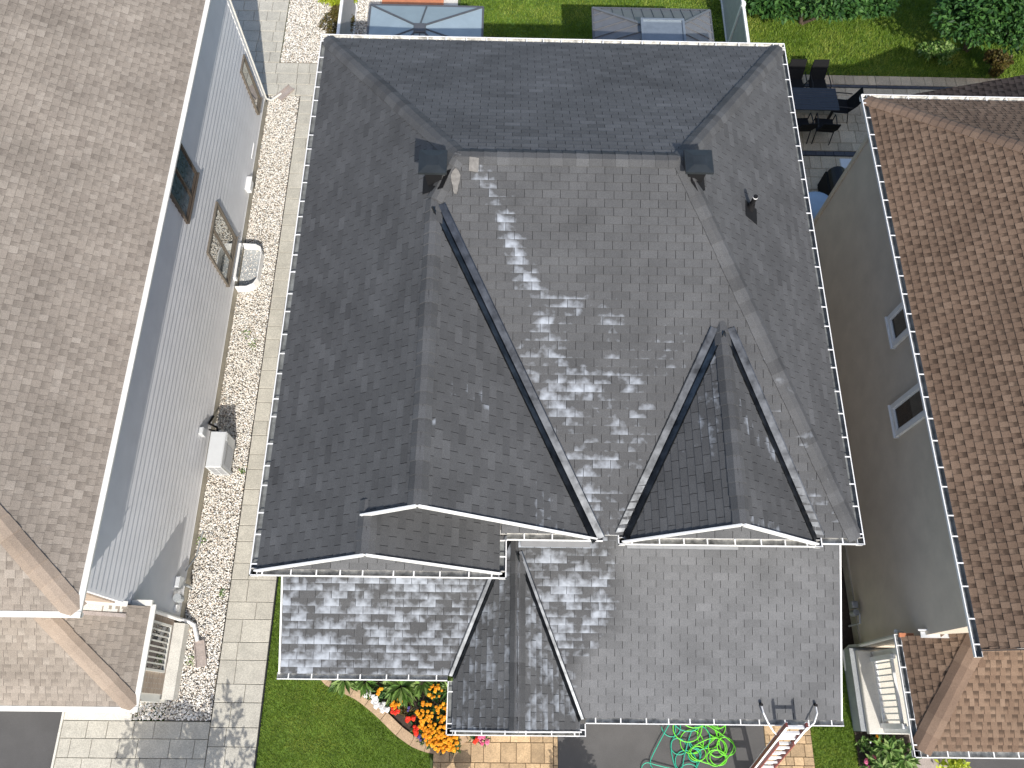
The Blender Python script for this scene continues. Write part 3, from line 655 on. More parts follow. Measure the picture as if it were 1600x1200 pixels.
# rear gable, outside the picture, whose shadow crosses the lawn
MB().add([(11.7, 12.6, 5.4), (16.0, 12.6, 5.4), (13.9, 12.5, 6.35), (13.9, 8.8, 6.35)], [(0, 1, 2), (0, 2, 3), (1, 3, 2)]).build('rear_gable', 'sh_right', HR)
for p0, p1, o, z in (((7.68, 1.05), (7.68, 12.64), (-1, 0), e), ((7.68, 12.64), (16.6, 12.64), (0, 1), e), ((7.66, -.52), (7.66, 1.66), (-1, 0), qz), ((7.66, -.52), (14, -.52), (0, -1), qz)):
    gutter(HR, p0, p1, o, z=z, sp=.42)
WR = 8.12
MB().box(WR+.02, 16.2, 1.62, 12.2, .3, e-.12).build('wall', 'siding_r', HR)
siding(HR, 'siding', WR+.016, -1, 1.62, 12.2, .3, e-.12, 'siding_r', hgt=.12, dep=.016)
MB().box(WR-.03, 16.2, 1.60, 12.24, 0, .3).build('foundation', 'conc', HR)
MB().box(WR-.025, WR+.06, 12.12, 12.23, .3, e-.12).build('corner_board', 'siding_r', HR)
MB().box(7.82, 16.5, 1.2, 12.5, e-.13, e-.10).build('soffit', 'soffit', HR)
MB().add([(WR, 1.64, e-.1), (16, 1.64, e-.1), (XG, 1.64, ZG-.3)], [(0, 1, 2)]).build('gable_wall', 'siding_r', HR)
rake(HR, (RX, RY0-.02, e), (XG, RY0-.02, ZG), h=.05, w=.02, mat='deck_l')
window(HR, 5.46, 6.14, 3.58, 4.95, WR, -1, 'white', 'glass', mull=False, fw=.10)
window(HR, 7.22, 7.92, 4.12, 4.95, WR, -1, 'white', 'glass', mull=False, fw=.10)
# gable return trim above the porch roof
MB().bar((8.06, 1.63, 3.14), (9.0, 1.55, 3.80), .11, .03).build('return_trim', 'soffit', HR)
MB().bar((8.02, 1.71, 3.16), (9.0, 1.64, 3.86), .025, .09).build('rake_board', 'white', HR)
MB().bar((8.2, 1.53, 3.20), (8.95, 1.44, 3.76), .09, .03).build('step_flashing', 'white', HR)
MB().bar((7.74, 1.64, 2.92), (8.02, 1.64, 2.92), .07, .06).build('eave_end', 'terra', HR)
# porch
px0, px1, py0, py1, pz = 7.72, 10.5, -.14, 1.55, .55
MB().box(7.78, px1, py0+.05, 1.6, 0, pz-.12).build('porch_base', 'conc_grey', HR)
MB().bbox(7.90, px1, py0, py1, pz-.12, pz, .015).build('porch_floor', 'conc_pale', HR)
pr = MB().box(8.18, 8.24, .0, 1.40, 1.42, 1.47).build('porch_railing', 'white', HR)
for yy in (.02, 1.36): MB().bbox(8.16, 8.26, yy-.05, yy+.05, pz, 1.55).build('newel_post', 'white', pr)
for i in range(10): MB().box(8.195, 8.225, .12+i*.125, .15+i*.125, pz+.12, 1.42).build('baluster', 'white', pr)
MB().box(8.18, 8.24, .07, 1.31, pz+.08, pz+.12).build('bottom_rail', 'white', pr)
mb = MB(); mb.bbox(8.22, 8.36, -.12, .02, pz, qz-.1); mb.build('porch_post', 'white', HR)
mb = MB(); mb.bbox(8.22, 8.36, 1.38, 1.52, pz, qz-.1); mb.build('porch_post', 'white', HR)
mb = MB(); mb.tube([(7.75, 1.72, 2.8), (8.0, 1.70, 2.6), (8.02, 1.66, .34), (7.9, 1.66, .18), (7.78, 1.55, .10), (7.80, 1.15, .06)], .04, 8); mb.build('downspout', 'cream', HR)
mb = MB(); mb.tube([(7.98, 2.35, .40), (7.98, 2.35, .62)], .07, 14); mb.bbox(7.92, 8.06, 2.45, 2.6, .45, .62, .02); mb.tube([(7.95, 2.1, .2), (7.95, 2.1, .8), (7.95, 2.3, .85)], .022, 8); mb.build('gas_meter', 'ac_gr', HR)
mb = MB(); mb.bbox(8.0, 8.1, 11.1, 11.25, 1.2, 1.35, .01); mb.build('hose_bib', 'blackmetal', HR)

# ------------------------------------------------------------ ground
def sheet(name, pts, z, mat, th=.0):
    mb = MB()
    if th: mb.prism(pts, z-th, z)
    else: mb.add([(x, y, z) for x, y in pts], [tuple(range(len(pts)))])
    return struct(mb.build(name, mat))
rect = lambda x0, x1, y0, y1: [(x0, y0), (x1, y0), (x1, y1), (x0, y1)]
sheet('ground', rect(-400, 400, -400, 400), -.06, 'meadow')
sheet('side_yard_soil', rect(5.7, 8.3, 1.0, 15.6), -.02, 'soil')
def pave(name, x0, x1, y0, y1, mat, rows, cols_rule, z=.03, g=.0045, bed='joint', along='y'):
    s_ = sheet(name, rect(x0, x1, y0, y1), -.012, bed)
    if along == 'y':
        y = y0; k = 0
        while y < y1-.02:
            h = min(rows(k), y1-y); xs_ = cols_rule(k, x0, x1)
            for a, b2 in zip(xs_, xs_[1:]):
                MB().bbox(a+g, b2-g, y+g, y+h-g, -.03, z+rand(-.003, .003), .008).build('paver', mat, s_)
            y += h; k += 1
    return s_
def cr_walk(k, a, b):
    w_ = b-a
    return [a, a+w_*(.38, .62, .38, .5)[k % 4]+rand(-.02, .02), b] if k % 2 == 0 else [a, a+w_*(.64, .36)[(k//2) % 2]+rand(-.03, .03), b]
pave('side_walkway', -6.18, -5.14, -1.9, 17.28, 'paver', lambda k: (.50, .38)[k % 2], cr_walk)
def cr_n(wd):
    def f(k, a, b):
        xs_ = [a]; x = a+(wd*.5 if k % 2 else wd)
        while x < b-.12: xs_.append(x+rand(-.03, .03)); x += wd*random.choice((.8, 1, 1.2))
        return xs_+[b]
    return f
pave('crossing_walkway', -9.6, -4.6, 17.29, 18.55, 'paver', lambda k: .42, cr_n(.5))
pave('rear_walkway', -9.6, -6.96, 18.56, 24, 'paver', lambda k: .42, cr_n(.5))
pave('front_walkway', -9.35, -6.19, -1.9, -.03, 'paver', lambda k: .38, cr_n(.55))
pave('patio', 7.0, 16, 12.4, 15.42, 'paver_p', lambda k: (.3, .45)[k % 2], cr_n(.42))
pave('patio_dining', 7.0, 16, 15.60, 18.02, 'paver_p', lambda k: (.3, .45, .3)[k % 3], cr_n(.42))
pave('patio_edge', 7.0, 16, 18.14, 18.50, 'paver_p', lambda k: .36, cr_n(.34))
pave('patio_band', 7.0, 16, 15.43, 15.59, 'paver_d', lambda k: .16, cr_n(.3)); pave('patio_border', 7.0, 16, 18.03, 18.13, 'paver_d', lambda k: .10, cr_n(.3))
pave('entry_path', -1.35, 1.22, -1.9, -.20, 'paver_t', lambda k: (.28, .40, .16)[k % 3], cr_n(.36))
pave('entry_path_edge', 1.225, 1.32, -1.9, .4, 'paver_t', lambda k: .18, lambda k, a, b: [a, b])
pave('driveway_edging', 5.82, 6.84, -1.9, .42, 'paver_t', lambda k: (.26, .17)[k % 2], cr_n(.25))
sheet('driveway', rect(1.325, 5.815, -6, .42), .012, 'asphalt', .05)
sheet('neighbour_driveway', rect(-16, -9.4, -6, .5), .012, 'asphalt', .05)
sheet('garage_apron', rect(-9.35, -7.9, -.025, .5), .02, 'conc_pale', .05)
sheet('path_kerb', rect(-9.398, -9.354, -3, .35), .05, 'conc_pale', .1)
sheet('deck_boards', rect(-4.0, -2.05, 20.6, 24), .10, 'terra', .1)
sheet('deck_slab', rect(-4.5, -1.6, 20.3, 24.5), .02, 'conc_pale', .05)
# gravel
def gravel(name, boxes, dens, r0=.014, r1=.028, holes=()):
    P = []
    for x0, x1, y0, y1 in boxes:
        n = int((x1-x0)*(y1-y0)*dens); P.append(np.column_stack([rng.uniform(x0, x1, n), rng.uniform(y0, y1, n)]))
    P = np.vstack(P); n = len(P)
    T = np.array([(1, 0, 0), (-.9, .2, 0), (.1, 1, 0), (-.1, -1, .1), (0, 0, 1), (0, 0, -1)], float); Fq = np.array([(0, 2, 4), (2, 1, 4), (1, 3, 4), (3, 0, 4), (2, 0, 5), (1, 2, 5), (3, 1, 5), (0, 3, 5)])
    an = rng.uniform(0, 6.28, n); s_ = rng.uniform(r0, r1, n); ax = rng.uniform(.6, 1.2, n); az = rng.uniform(.4, .8, n)
    V = T[None]*np.stack([s_, s_*ax, s_*az], 1)[:, None]
    V = V*(1+rng.uniform(-.25, .25, V.shape))
    c, s2 = np.cos(an)[:, None], np.sin(an)[:, None]; tl = rng.uniform(-.5, .5, n)[:, None]
    X = V[..., 0]*c-V[..., 1]*s2; Y = V[..., 0]*s2+V[..., 1]*c; Z = V[..., 2]+tl*X
    V = np.stack([X+P[:, :1], Y+P[:, 1:], Z+.012+rng.uniform(0, .015, n)[:, None]], -1).reshape(-1, 3)
    F = (Fq[None]+6*np.arange(n)[:, None, None]).reshape(-1, 3)
    base = np.array([(.68, .65, .59), (.75, .72, .66), (.58, .52, .44), (.78, .77, .74), (.42, .38, .33), (.66, .54, .44), (.33, .34, .35)])
    col = base[rng.choice(7, n, p=[.28, .26, .16, .14, .08, .03, .05])]*rng.uniform(.9, 1.25, (n, 1)); col = np.repeat(np.column_stack([col, np.ones(n)]), 6, axis=0)
    return npmesh(name, V, F, 'stone', col=np.clip(col, 0, 1))
gb = sheet('gravel_bed', rect(-7.2, -6.19, -.02, 17.27), -.005, 'gravel_base'); sheet('rear_gravel_bed', rect(-6.94, -4.0, 18.57, 24), -.005, 'gravel_base')
o = gravel('gravel', [(-7.10, -6.20, .0, 17.26), (-7.9, -7.1, .0, .45)], 1800); tag(o, 'white pebbles filling the strip beside the grey siding', 'gravel')
o = gravel('gravel', [(-6.93, -5.0, 18.58, 23), (-4.9, -3.7, 18.6, 21.5)], 1400, .015, .03); tag(o, 'white pebbles around the shrubs behind the crossing path', 'gravel')
# steel edging
for n_, (x0, x1, y0, y1) in (('gravel_edging', (-6.188, -6.182, -.02, 17.28)), ('lawn_edging', (-5.136, -5.105, -1.9, 3.4))): struct(MB().box(x0, x1, y0, y1, -.05, .035).build(n_, 'blackmetal'))
# lawns
border = [(-3.9, .85), (-3.77, .72), (-3.4, .58), (-3.04, .42), (-2.6, .10), (-2.16, -.28), (-1.8, -.50), (-1.42, -.62), (-1.36, -1.9)]
lawnF = [(-5.10, 3.3), (-5.10, -1.9)]+[(x, y) for x, y in reversed(border)]+[(-3.95, 1.15), (-3.95, 2.7), (-3.6, 3.3)]
sheet('front_lawn', lawnF, .0, 'grassbase'); lawnR = [(6.85, -1.9), (7.78, -1.9), (7.78, 3.0), (6.29, 3.0), (6.29, .43), (6.85, .43)]
sheet('side_lawn', lawnR, .0, 'grassbase')
lawnB = rect(-1.5, 7.0, 14.2, 26); lawnB2 = rect(7.0, 24, 18.5, 30)
sheet('rear_lawn', lawnB, .0, 'grassbase_b'); sheet('neighbour_lawn', lawnB2, .0, 'grassbase_b')
def inside(P, poly):
    x, y = P[:, 0], P[:, 1]; r = np.zeros(len(P), bool); j = len(poly)-1
    for i in range(len(poly)):
        xi, yi = poly[i]; xj, yj = poly[j]
        c = ((yi > y) != (yj > y)) & (x < (xj-xi)*(y-yi)/(yj-yi+1e-12)+xi); r ^= c; j = i
    return r
def grass(name, poly, dens, h0, h1, label, wd=.006, tonef=None):
    q = np.array(poly); a, b2 = q.min(0), q.max(0); n = int((b2-a).prod()*dens)
    P = a+rng.random((n, 2))*(b2-a); P = P[inside(P, poly)]; n = len(P)
    an = rng.uniform(0, 6.28, n); h = rng.uniform(h0, h1, n); ln = rng.uniform(.3, 1.1, n)*h; la = rng.uniform(0, 6.28, n)
    c, s_ = np.cos(an)*wd, np.sin(an)*wd; z = np.zeros(n)
    V = np.stack([np.column_stack([P[:, 0]-c, P[:, 1]-s_, z]), np.column_stack([P[:, 0]+c, P[:, 1]+s_, z]), np.column_stack([P[:, 0]+np.cos(la)*ln, P[:, 1]+np.sin(la)*ln, h])], 1).reshape(-1, 3)
    patch = np.array([vnoise(x*1.3, y*1.3)*.6+vnoise(x*4.1+9, y*4.1)*.4 for x, y in P])
    tone = np.clip(patch*.75+rng.normal(.12, .16, n), 0, 1)
    if tonef is not None: tone = np.clip(tone+tonef(P), 0, 1)
    col = np.repeat(np.column_stack([tone]*3+[np.ones(n)]), 3, axis=0)
    o = npmesh(name, V, np.arange(3*n).reshape(-1, 3), 'grass', col=col); tag(o, label, 'grass'); return o
grass('grass', [(x, y) for x, y in lawnF if y < 3.4], 5200, .025, .06, 'short green grass of the front lawn beside the flower border', .005)
grass('grass', lawnR, 4000, .03, .08, 'green grass between the garage and the porch on the right', .006)
grass('grass', rect(-1.5, 7.0, 17.5, 22.5), 1500, .04, .09, 'bright lawn grass between the two gazebos', .012)
grass('grass', rect(7.0, 17, 18.5, 23), 1500, .04, .12, 'rough lawn grass below the trees behind the dining patio', .012, lambda P: .25*np.array([vnoise(x*.8+3, y*.8) for x, y in P])-.05)
# flower bed and stone border
bed = border[:-1]+[(-.94, -.58), (-.6, -.30), (-.6, 1.15), (-3.9, 1.15)]
sheet('flower_bed', bed, .02, 'soil')
bs = struct(MB().prism([(x-.03, y-.03) for x, y in border[:-1]]+[(x+.18, y+.16) for x, y in reversed(border[:-1])], -.05, -.002).build('border_footing', 'joint'))
pts = []
for (ax, ay), (bx, by) in zip(border[:-2], border[1:-1]):
    for k in range(6): pts.append((ax+(bx-ax)*k/6, ay+(by-ay)*k/6))
pts += [(-1.42, -.62), (-1.2, -.66), (-.95, -.60), (-.75, -.46), (-.6, -.34)]
def smooth_pts(p):
    for _ in range(3): p = [p[0]]+[((a[0]+2*b_[0]+c[0])/4, (a[1]+2*b_[1]+c[1])/4) for a, b_, c in zip(p, p[1:], p[2:])]+[p[-1]]
    return p
pts = smooth_pts(pts)
def offs(i, d):
    a, b2 = pts[max(i-1, 0)], pts[min(i+1, len(pts)-1)]; dx, dy = b2[0]-a[0], b2[1]-a[1]; L = math.hypot(dx, dy); return (pts[i][0]-dy/L*d, pts[i][1]+dx/L*d)
i = 0; wst = .21
while i < len(pts)-1:
    j = min(i+5, len(pts)-1)
    inn = [offs(k, wst) for k in range(i, j+1)]; ou = [offs(k, 0) for k in range(i, j+1)]
    sh = lambda p, q, f: (p[0]+(q[0]-p[0])*f, p[1]+(q[1]-p[1])*f)
    ou[0] = sh(ou[0], ou[1], .06); inn[0] = sh(inn[0], inn[1], .06); ou[-1] = sh(ou[-1], ou[-2], .06); inn[-1] = sh(inn[-1], inn[-2], .06)
    MB().prism(ou+inn[::-1], -.03, .07+rand(-.004, .004)).build('border_stone', 'edge_st', bs); i = j

# ------------------------------------------------------------ plants
def leaves(P, size, up=.5, wl=.45, fold=.25, tone=None, outdir=None, droop=0):
    """leaf quads (2 tris folded on the midrib): returns V,F,col"""
    n = len(P); size = np.broadcast_to(np.asarray(size, float), (n,)); d = rng.normal(size=(n, 3))
    if outdir is not None: d = d*.55+outdir
    d[:, 2] = d[:, 2]*(1-up)+droop; d /= np.linalg.norm(d, axis=1, keepdims=True)+1e-9
    upv = np.array([0, 0, 1.])+rng.normal(size=(n, 3))*.35; s_ = np.cross(d, upv); s_ /= np.linalg.norm(s_, axis=1, keepdims=True)+1e-9; nn = np.cross(s_, d)
    L = size[:, None]; A = P; B = P+d*L*.5+s_*L*wl/2+nn*L*fold*.3; C = P+d*L-nn*L*.12; D = P+d*L*.5-s_*L*wl/2+nn*L*fold*.3
    V = np.stack([A, B, C, D], 1).reshape(-1, 3); k = 4*np.arange(n)[:, None]
    F = np.vstack([k+np.array([0, 1, 2]), k+np.array([0, 2, 3])])
    t_ = rng.uniform(0, 1, n) if tone is None else np.clip(tone, 0, 1)
    return V, F, np.repeat(np.column_stack([t_]*3+[np.ones(n)]), 4, axis=0)
def leafobj(name, parts, mat, parent):
    V, F, C = [], [], []; k = 0
    for v, f, c in parts: V.append(v); F.append(f+k); C.append(c); k += len(v)
    return npmesh(name, np.vstack(V), np.vstack(F), mat, parent, col=np.vstack(C), kind=None)
def crown_pts(c, r, n, shell=.55, lumps=14):
    """points in clumps spread through an uneven ellipsoid"""
    c = np.array(c); r = np.array(r); L = rng.normal(size=(lumps, 3)); L /= np.linalg.norm(L, axis=1, keepdims=True); L[:, 2] = np.abs(L[:, 2])*.9-.15
    L = c+L*r*rng.uniform(shell, .95, (lumps, 1)); lr = rng.uniform(.22, .42, lumps)
    i = rng.integers(0, lumps, n); d = rng.normal(size=(n, 3)); d /= np.linalg.norm(d, axis=1, keepdims=True)
    return L[i]+d*(rng.uniform(.35, 1, (n, 1))**.5)*lr[i][:, None]*r, d
def shrub(name, label, cat, loc, c, r, n, size, mat, stems=4, group=None, lumps=14, wl=.5):
    t = thing(name, label, cat, loc, group); mb = MB()
    for k in range(stems):
        a = rand(0, 6.28); p = Vector(c)+Vector((math.cos(a)*r[0]*.6, math.sin(a)*r[1]*.6, rand(-.1, .5)*r[2])); q = Vector(loc)
        mb.tube([q+Vector((rand(-.04, .04), rand(-.04, .04), 0)), q.lerp(p, .5)+Vector((rand(-.05, .05), rand(-.05, .05), .05)), p], [.05*min(1, r[0]), .035*min(1, r[0]), .012*min(1, r[0])], 7)
    mb.build('trunk', 'bark', t)
    P, d = crown_pts(c, r, n, lumps=lumps); P[:, 2] = np.maximum(P[:, 2], .04)
    leafobj('crown', [leaves(P, rng.uniform(.7, 1.25, n)*size, wl=wl, outdir=d*.6+np.array([0, 0, .2]))], mat, t); return t
shrub('tree', 'leafy dark green tree at the top edge left of the lawn gap', 'tree', (9.35, 20.6, 0), (9.45, 20.4, 1.35), (2.1, 1.0, 1.3), 9500, .17, 'leaf_dk', lumps=22)
shrub('tree', 'broad dark green tree filling the top right corner', 'tree', (14.4, 19.6, 0), (14.45, 19.35, 2.0), (2.15, 1.6, 1.8), 14000, .18, 'leaf_dk', lumps=34)
shrub('shrub', 'low leafy shrub at the foot of the top right tree', 'shrub', (13.4, 19.3, 0), (13.4, 19.3, .2), (.55, .4, .25), 700, .13, 'leaf_ho', lumps=10)
shrub('shrub', 'brownish dry shrub under the top right tree near the brown roof', 'shrub', (15.0, 18.75, 0), (15.0, 18.75, .4), (.5, .4, .45), 1300, .11, 'leaf_br', lumps=9)
shrub('shrub', 'golden yellow green shrub beside the grey fence post', 'shrub', (-5.35, 20.8, 0), (-5.35, 20.85, .5), (.62, .55, .5), 2600, .10, 'leaf_ye', lumps=16, wl=.3)
shrub('shrub', 'bronze green shrub on pebbles just behind the roof corner', 'shrub', (-5.2, 19.75, 0), (-5.2, 19.75, .42), (.55, .62, .45), 2400, .09, 'leaf_br', lumps=16, wl=.35)
shrub('shrub', 'pale leafy shrub at the corner of the blue grey gazebo', 'shrub', (-.25, 18.2, 0), (-.25, 18.2, .5), (.6, .45, .45), 1100, .15, 'leaf_ho', lumps=9)
# tree and shrub standing just below the picture: their shadows fall into it
shrub('tree', 'tree just below the frame casting leafy shade on the front paving', 'tree', (-5.9, -3.65, 0), (-6.0, -3.65, 2.6), (1.2, .85, 1.05), 2000, .16, 'leaf_dk', lumps=20)
shrub('shrub', 'upright shrub just below the frame shading the driveway corner', 'shrub', (1.95, -2.0, 0), (1.9, -2.0, .85), (.48, .45, .75), 1800, .10, 'leaf_dk', lumps=16)
def hosta(x, y, r, n, label):
    t = thing('hosta_plant', label, 'plant', (x, y, .02), 'hostas in the flower bed'); a = rng.uniform(0, 6.28, n); e_ = rng.uniform(.1, 1, n)
    P = np.column_stack([x+np.cos(a)*r*.35*e_, y+np.sin(a)*r*.35*e_, .06+.22*(1-e_)]); out = np.column_stack([np.cos(a), np.sin(a), .35+.4*(1-e_)])
    leafobj('foliage', [leaves(P, rng.uniform(.55, .85, n)*r, up=.3, wl=.30, fold=.4, outdir=out*1.6)], 'leaf_ho', t)
hosta(-3.35, .86, .42, 90, 'hosta at the lawn end of the flower bed'); hosta(-2.9, .82, .36, 70, 'hosta between the lawn end hosta and the white flowers')
hosta(-2.1, .72, .48, 110, 'broad hosta in the middle of the flower bed'); hosta(-1.65, .78, .36, 70, 'hosta behind the first marigolds'); hosta(-1.0, .66, .34, 60, 'hosta in the bed corner by the entry gutter')
def flower(name, label, cat, x, y, r, h, nb, mat, bs_=.045, nl=120, group=None, leafm='leaf_dk', z0=.02):
    t = thing(name, label, cat, (x, y, z0), group); a = rng.uniform(0, 6.28, nl); q = r*rng.uniform(0, 1, nl)**.5
    P = np.column_stack([x+np.cos(a)*q, y+np.sin(a)*q, z0+rng.uniform(.03, .8, nl)*h]); leafobj('foliage', [leaves(P, rng.uniform(.06, .11, nl), up=.4, wl=.35)], leafm, t)
    for k in range(nb):
        a_, q_ = rand(0, 6.28), r*math.sqrt(rand(0, 1))*.95; cx, cy, cz = x+math.cos(a_)*q_, y+math.sin(a_)*q_, z0+h*rand(.8, 1.15); b_ = bs_*rand(.75, 1.2); tl = (rand(-.3, .3), rand(-.3, .3))
        fl = MB(); n = 9; tone = rand(0, 1)
        for ring, (rr, zz, tn) in enumerate(((1, 0, .55), (.78, .35, .9), (.42, .52, .35), (.12, .38, .05))):
            for i_ in range(n):
                th = 6.283*i_/n+ring*.35; k2 = rr*b_*(1+(.16 if i_ % 2 else -.1)*(ring < 2)); fl.v.append((cx+math.cos(th)*k2, cy+math.sin(th)*k2, cz+zz*b_*.9+math.cos(th)*k2*tl[0]+math.sin(th)*k2*tl[1])); c_ = min(1, max(0, tone*.45+tn*.6)); fl.a.append((c_, c_, c_, 1))
        fl.f = [(r_*n+i_, r_*n+(i_+1) % n, (r_+1)*n+(i_+1) % n, (r_+1)*n+i_) for r_ in range(3) for i_ in range(n)]+[tuple(range(3*n, 4*n))]
        fl.build('bloom', mat, t)
    return t
mg = [(-1.35, .62, .17, 9, 'nearest the lower gutter'), (-1.55, .22, .2, 14, 'behind the red flowers'), (-1.15, .25, .2, 16, 'in the middle of the bed beside the entry gutter'), (-1.5, -.1, .2, 24, 'above the blue flowers'), (-1.08, -.10, .2, 26, 'touching the entry gutter'), (-1.15, -.38, .22, 34, 'at the bed tip beside the entry gutter corner'), (-.92, -.42, .17, 22, 'under the entry gutter corner'), (-1.35, -.33, .17, 20, 'next to the single white flower'), (-2.55, .60, .1, 6, 'behind the white flowers'), (-2.18, .38, .12, 12, 'with red blooms between white flowers and hosta')]
for x, y, r, nb, tx in mg: flower('marigold_plant', 'orange marigold clump '+tx, 'flowers', x, y, r, .24, int(nb*1.7), 'petal_o', .036, 140, 'marigolds in the flower bed')
for x, y, nb, tx in ((-2.78, .56, 6, 'beside the hosta'), (-2.62, .40, 7, 'in the middle of the white row'), (-2.42, .30, 7, 'next to the red and orange blooms')): flower('white_flower', 'white flowers at the bed edge '+tx, 'flowers', x, y, .1, .12, nb, 'petal_w', .055, 50, 'white flowers at the bed edge')
for x, y, nb, tx in ((-2.22, .24, 6, 'below the marigolds with red blooms'), (-1.88, .08, 5, 'beside the dark foliage'), (-1.75, -.16, 6, 'at the bend of the stone border')): flower('red_flower', 'red flowers '+tx, 'flowers', x, y, .09, .13, nb, 'petal_r', .05, 60, 'red flowers at the bed edge')
flower('violet_flower', 'violet blue flowers at the bed edge below the marigolds', 'flowers', -1.55, -.32, .13, .12, 8, 'petal_v', .035, 90)
flower('dark_foliage_plant', 'dark leaved plant between white and red flowers', 'plant', -1.98, .26, .13, .13, 2, 'petal_v', .03, 120, leafm='leaf_br')
flower('white_flower', 'single white flower beside the marigold bed tip', 'flowers', -1.33, -.42, .03, .16, 1, 'petal_w', .06, 12)
flower('pink_flower', 'pink flowers peeking out below the entry gutter', 'flowers', -.28, -.30, .12, .30, 6, 'petal_p', .05, 40)
flower('red_flower', 'red pink flowers left of the pink ones below the entry gutter', 'flowers', -.47, -.31, .08, .28, 4, 'petal_r', .045, 40)
# right hand bed
sheet('porch_bed', rect(7.80, 8.98, -1.9, -.10), .018, 'soil')
for x, y, r, tx in ((8.35, -.45, .32, 'nearest the porch corner'), (8.62, -.62, .34, 'under the brown roof corner'), (8.15, -.8, .28, 'behind the pink flowers')):
    t = thing('peony_plant', 'large leaved green plant '+tx, 'plant', (x, y, .02), 'plants below the porch'); n = 150; a = rng.uniform(0, 6.28, n); q = rng.uniform(0, 1, n)
    P = np.column_stack([x+np.cos(a)*r*q*.8, y+np.sin(a)*r*q*.8, .1+.4*(1-q*.6)*rng.uniform(.5, 1, n)]); leafobj('foliage', [leaves(P, rng.uniform(.14, .22, n), up=.3, wl=.4, outdir=np.column_stack([np.cos(a), np.sin(a), .3*np.ones(n)]))], 'leaf_ho', t)
flower('pink_flower', 'bright pink flowers at the lawn edge by the porch bed', 'flowers', 8.0, -.72, .16, .25, 12, 'petal_p', .055, 70)
flower('marigold_plant', 'small orange flower against the porch base', 'flowers', 8.22, -.22, .08, .25, 3, 'petal_o', .045, 40)
flower('ground_cover_plant', 'low green plant at the porch bed corner by the lawn', 'plant', 7.93, -.35, .12, .2, 1, 'petal_w', .02, 130, leafm='leaf_ho')
t = thing('gold_plant', 'yellow green foliage plant below the brown lower gutter', 'plant', (9.75, -.72, .02)); n = 130; P = np.column_stack([rng.normal(9.75, .16, n), rng.normal(-.72, .09, n), rng.uniform(.1, .4, n)]); leafobj('foliage', [leaves(P, .13, wl=.5)], 'leaf_ye', t)
sheet('neighbour_path', rect(8.985, 10.05, -3, .2), .022, 'blockbeige', .05)
sheet('neighbour_drive', rect(10.055, 16, -6, 1.5), .012, 'asphalt', .05)
# weeds in the gravel
for k, (x, y) in enumerate(((-6.7, 9.3), (-6.5, 9.0), (-7.0, 3.9), (-6.35, 2.7), (-6.8, 1.2), (-6.25, 5.6))):
    t = thing('weed', 'small green weed in the pebbles '+('below the second window', 'beside the walkway near the window well', 'against the foundation near the meter', 'at the walkway edge opposite the lawn', 'below the splash block', 'at the walkway edge beside the heat pump')[k], 'weed', (x, y, .02), 'weeds in the pebbles'); n = 26
    leafobj('foliage', [leaves(np.column_stack([rng.normal(x, .05, n), rng.normal(y, .06, n), rng.uniform(.02, .06, n)]), .06, wl=.4)], 'leaf_ho', t)

# ------------------------------------------------------------ side yard things
t = thing('heat_pump', 'pale grey outdoor heat pump unit on pebbles by the siding', 'heat pump', (-6.55, 5.9, .0))
x0, x1, y0, y1, z0, z1 = -6.87, -6.50, 5.42, 6.30, .22, .92
MB().bbox(x0, x1, y0, y1, z0, z1, .02).build('cabinet', 'ac', t)
g = MB()
for k in range(14): zz = z0+.06+k*.042; g.box(x1, x1+.008, y0+.06, y1-.26, zz, zz+.012)
g.build('fan_grille', 'ac_gr', t)
mb = MB(); mb.box(x1-.002, x1+.012, y1-.20, y1-.02, z0+.5, z1-.06); mb.build('service_panel', 'ac', t)
MB().box(x1+.001, x1+.014, y0+.10, y1-.1, z1-.17, z1-.13).build('badge_strip', 'ac_gr', t)
g = MB()
for k in range(4):
    for j in range(2): g.box(x0+.05+j*.16, x0+.18+j*.16, y0-.006, y0, z0+.10+k*.14, z0+.21+k*.14)
g.build('side_louvre', 'ac_gr', t)
for yy in (y0+.12, y1-.12): MB().box(x0+.02, x1-.02, yy-.03, yy+.03, .0, z0).build('foot', 'conc_grey', t)
mb = MB(); mb.tube([(-6.8, 6.34, .6), (-6.85, 6.5, .62), (-7.08, 6.62, .55), (-7.1, 6.9, .3)], .028, 8); mb.tube([(-6.72, 6.31, .5), (-6.78, 6.42, .5), (-7.1, 6.5, .45)], .022, 8); mb.build('refrigerant_pipe', 'black', t)
mb = MB(); mb.tube([(-6.78, 6.38, .47), (-6.78, 6.46, .53)], .035, 8); mb.tube([(-6.9, 6.52, .56), (-6.9, 6.60, .62)], .035, 8); mb.build('pipe_insulation', 'white', t)
MB().bbox(-7.13, -7.03, 6.2, 6.38, .75, 1.0, .02).build('disconnect_box', 'ac', t)
t = thing('window_well', 'white rounded window well filled with grey gravel by the siding', 'window well', (-6.85, 11.2, 0))
arc = [(-7.1, 10.55), (-6.78, 10.57), (-6.62, 10.66), (-6.54, 10.82), (-6.53, 11.62), (-6.58, 11.80), (-6.72, 11.88), (-7.1, 11.90)]
mb = MB(); n = len(arc); inn = [(x-.02*(x > -7.05), 11.22+(y-11.22)*.975) for x, y in arc]
mb.add([(x, y, .0) for x, y in arc]+[(x, y, .30) for x, y in arc]+[(x, y, .30) for x, y in inn]+[(x, y, .01) for x, y in inn], [(i+r*n, i+1+r*n, i+1+(r+1)*n, i+(r+1)*n) for r in range(3) for i in range(n-1)]); mb.build('shell', 'white', t)
gm = MB().prism(inn, .012, .03).build('fill', 'conc_grey', t)
MB().bbox(-7.13, -7.05, 10.72, 11.8, .30, .48, .015).build('basement_window_frame', 'white', t)
MB().box(-7.05, -7.04, 10.8, 11.7, .33, .45).build('basement_pane', 'glass', t)
